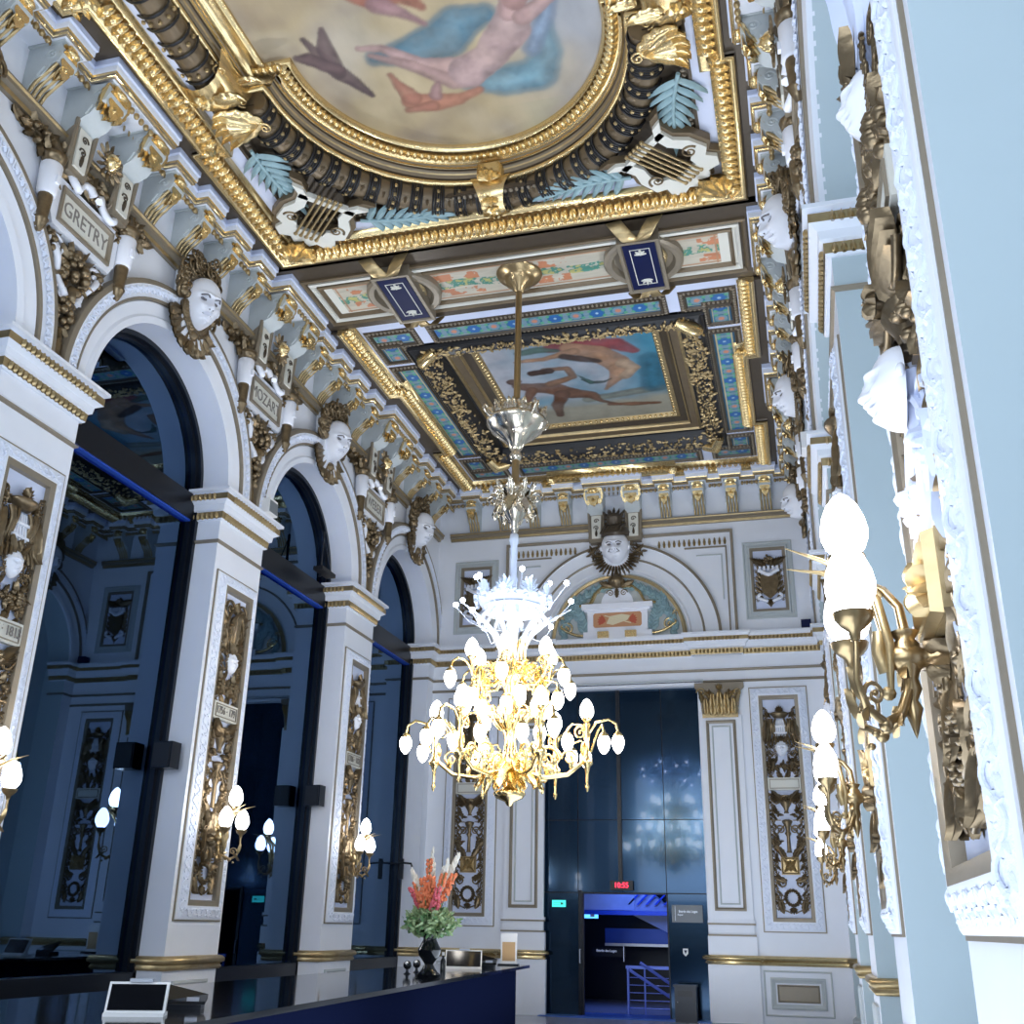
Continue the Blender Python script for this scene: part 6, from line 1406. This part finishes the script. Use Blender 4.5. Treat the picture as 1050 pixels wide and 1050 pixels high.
# the dark stairwell beyond the doorway
m = MB().box((-6.5, YF + 5.5, -2), (-1, YF + 5.7, 4)).box((-6.5, YF + .5, -2), (-6.3, YF + 5.5, 4)).box((-1.2, YF + .5, -2), (-1, YF + 5.5, 4)).box((-6.5, YF + .5, 2.9), (-1, YF + 5.7, 3.0))
struct('wall_stairwell', m, 'dark')
struct('floor_landing', MB().box((DX0, YF - .3, 0.002), (DX1, YF + .9, .02)), 'bluefloor')
t = thing('stair_flight', 'pale underside of a stair flight rising to the right beyond the doorway', 'stairs', WF(-4.0, 0, -3.0))
obj('landing_slab', MB().box((-1.6, 1.98, -.5), (.1, 2.5, 0)), 'stone', t); m = MB().prism([(-.15, 1.98), (.85, 1.52), (.85, 2.05), (.3, 2.5), (-.15, 2.5)], -.6, -.05); obj('flight', m, 'stone', t); obj('edge_beam', MB().box((-1.6, 1.88, -.02), (.85, 1.97, .1)), 'bluelit', t)
m = MB()
for k in range(5): m.prism([(-.05 + .2 * k, 2.10), (.0 + .2 * k, 2.10), (.30 + .2 * k, 2.4), (.25 + .2 * k, 2.4)], -.04, .0)
obj('balusters', m, 'bluelit', t)
t = thing('lower_landing', 'blue-lit band of a landing deep in the stairwell', 'landing', WF(-4.0, 0, -4.0)); obj('slab', MB().box((-.75, 1.28, -.3), (1.2, 1.60, 0)), 'bluelit', t); obj('edge', MB().box((-.75, 1.22, -.02), (1.2, 1.28, .05)), 'steel', t)
t = thing('blue_sign', 'bright blue illuminated sign inside the doorway', 'sign', WF(-4.90, 1.80, -3.0)); b = obj('panel', MB().box((-.18, 0, 0), (.18, .14, .02)), 'exitb', t); obj('figure', MB().box((.0, .03, .02), (.1, .11, .024)), 'paper', b)
t = thing('wall_lettering', 'small white lettering on the dark wall inside the doorway', 'sign', WF(-4.62, 1.02, -3.6)); b = obj('plate', MB().box((-.35, -.02, -.02), (.40, .16, -.005)), 'dark', t); text('Entrée des Loges', .075, b, 'signwhite', -.03, .10, 0, sx=.9); obj('rule', MB().box((.36, -.12, -.01), (.37, .2, .0)), 'signwhite', b)
t = thing('stair_railing', 'steel railing with blue light in its colour and diagonal handrails beyond the doorway', 'railing', WF(-3.0, 0, -1.1))  # blue light on the railing is put into the steel's base colour
m = MB()
for x in (-.76, -.42): m.tube([(x, 0, 0), (x, .86, 0)], .028 if x < -.5 else .018, 6)
obj('post', m, 'litsteel', t); obj('top_rail', MB().box((-.80, .84, -.03), (.75, .90, .03)), 'litsteel', t)
for (a, b_) in (((-.72, .82), (.3, .22)), ((-.50, .96), (.4, .40))): obj('handrail', MB().tube([(a[0], a[1], .06), (b_[0], b_[1], .06)], .03, 8), 'litsteel', t)
for k in range(5): obj('cable', MB().tube([(-.74, .12 + .14 * k, 0), (.7, .12 + .14 * k, 0)], .008, 5), 'litsteel', t)
area('stairwell_blue_light', (-3.7, YF + 2.2, 2.85), (0, 0, 0), 1.6, 1.6, 45, (.10, .22, 1.))
area('loggia_light', (-8.75, 12, 8.3), (0, radians(35), 0), .6, 18, 420, (.38, .58, 1.))

# members of the same family share a group phrase
GROUPS = {'relief_panel': 'tall arabesque relief panels', 'keystone_head': 'sculpted heads on the keystones', 'name_trophy': 'trophies between the arches', 'wall_lamp': 'three-globe wall lamps', 'lyre': 'lyres in the ceiling corners', 'palm_branch': 'palm branches beside the lyres', 'gilt_clasp': 'gilt clasps on the ceiling garland', 'blue_tablet': 'blue tablets on the painted beam', 'stone_column': 'loggia columns', 'loudspeaker': 'box loudspeakers on the left piers', 'floodlight': 'floodlights on the ledges', 'heraldic_relief': 'square shield reliefs on the far wall', 'pilaster': 'pilasters beside the portal', 'acanthus_ornament': 'gilt leaves on the oval notches', 'cornice': 'cornices with gilt brackets', 'ball_ornament': 'ball ornaments on the counter', 'sensor_box': 'white sensor boxes', 'payment_terminal': 'tills on the counter', 'card_reader': 'card readers on the counter'}
for o in bpy.data.objects:
    if o.parent is None and 'category' in o and o.name.split('.')[0] in GROUPS: o['group'] = GROUPS[o.name.split('.')[0]]
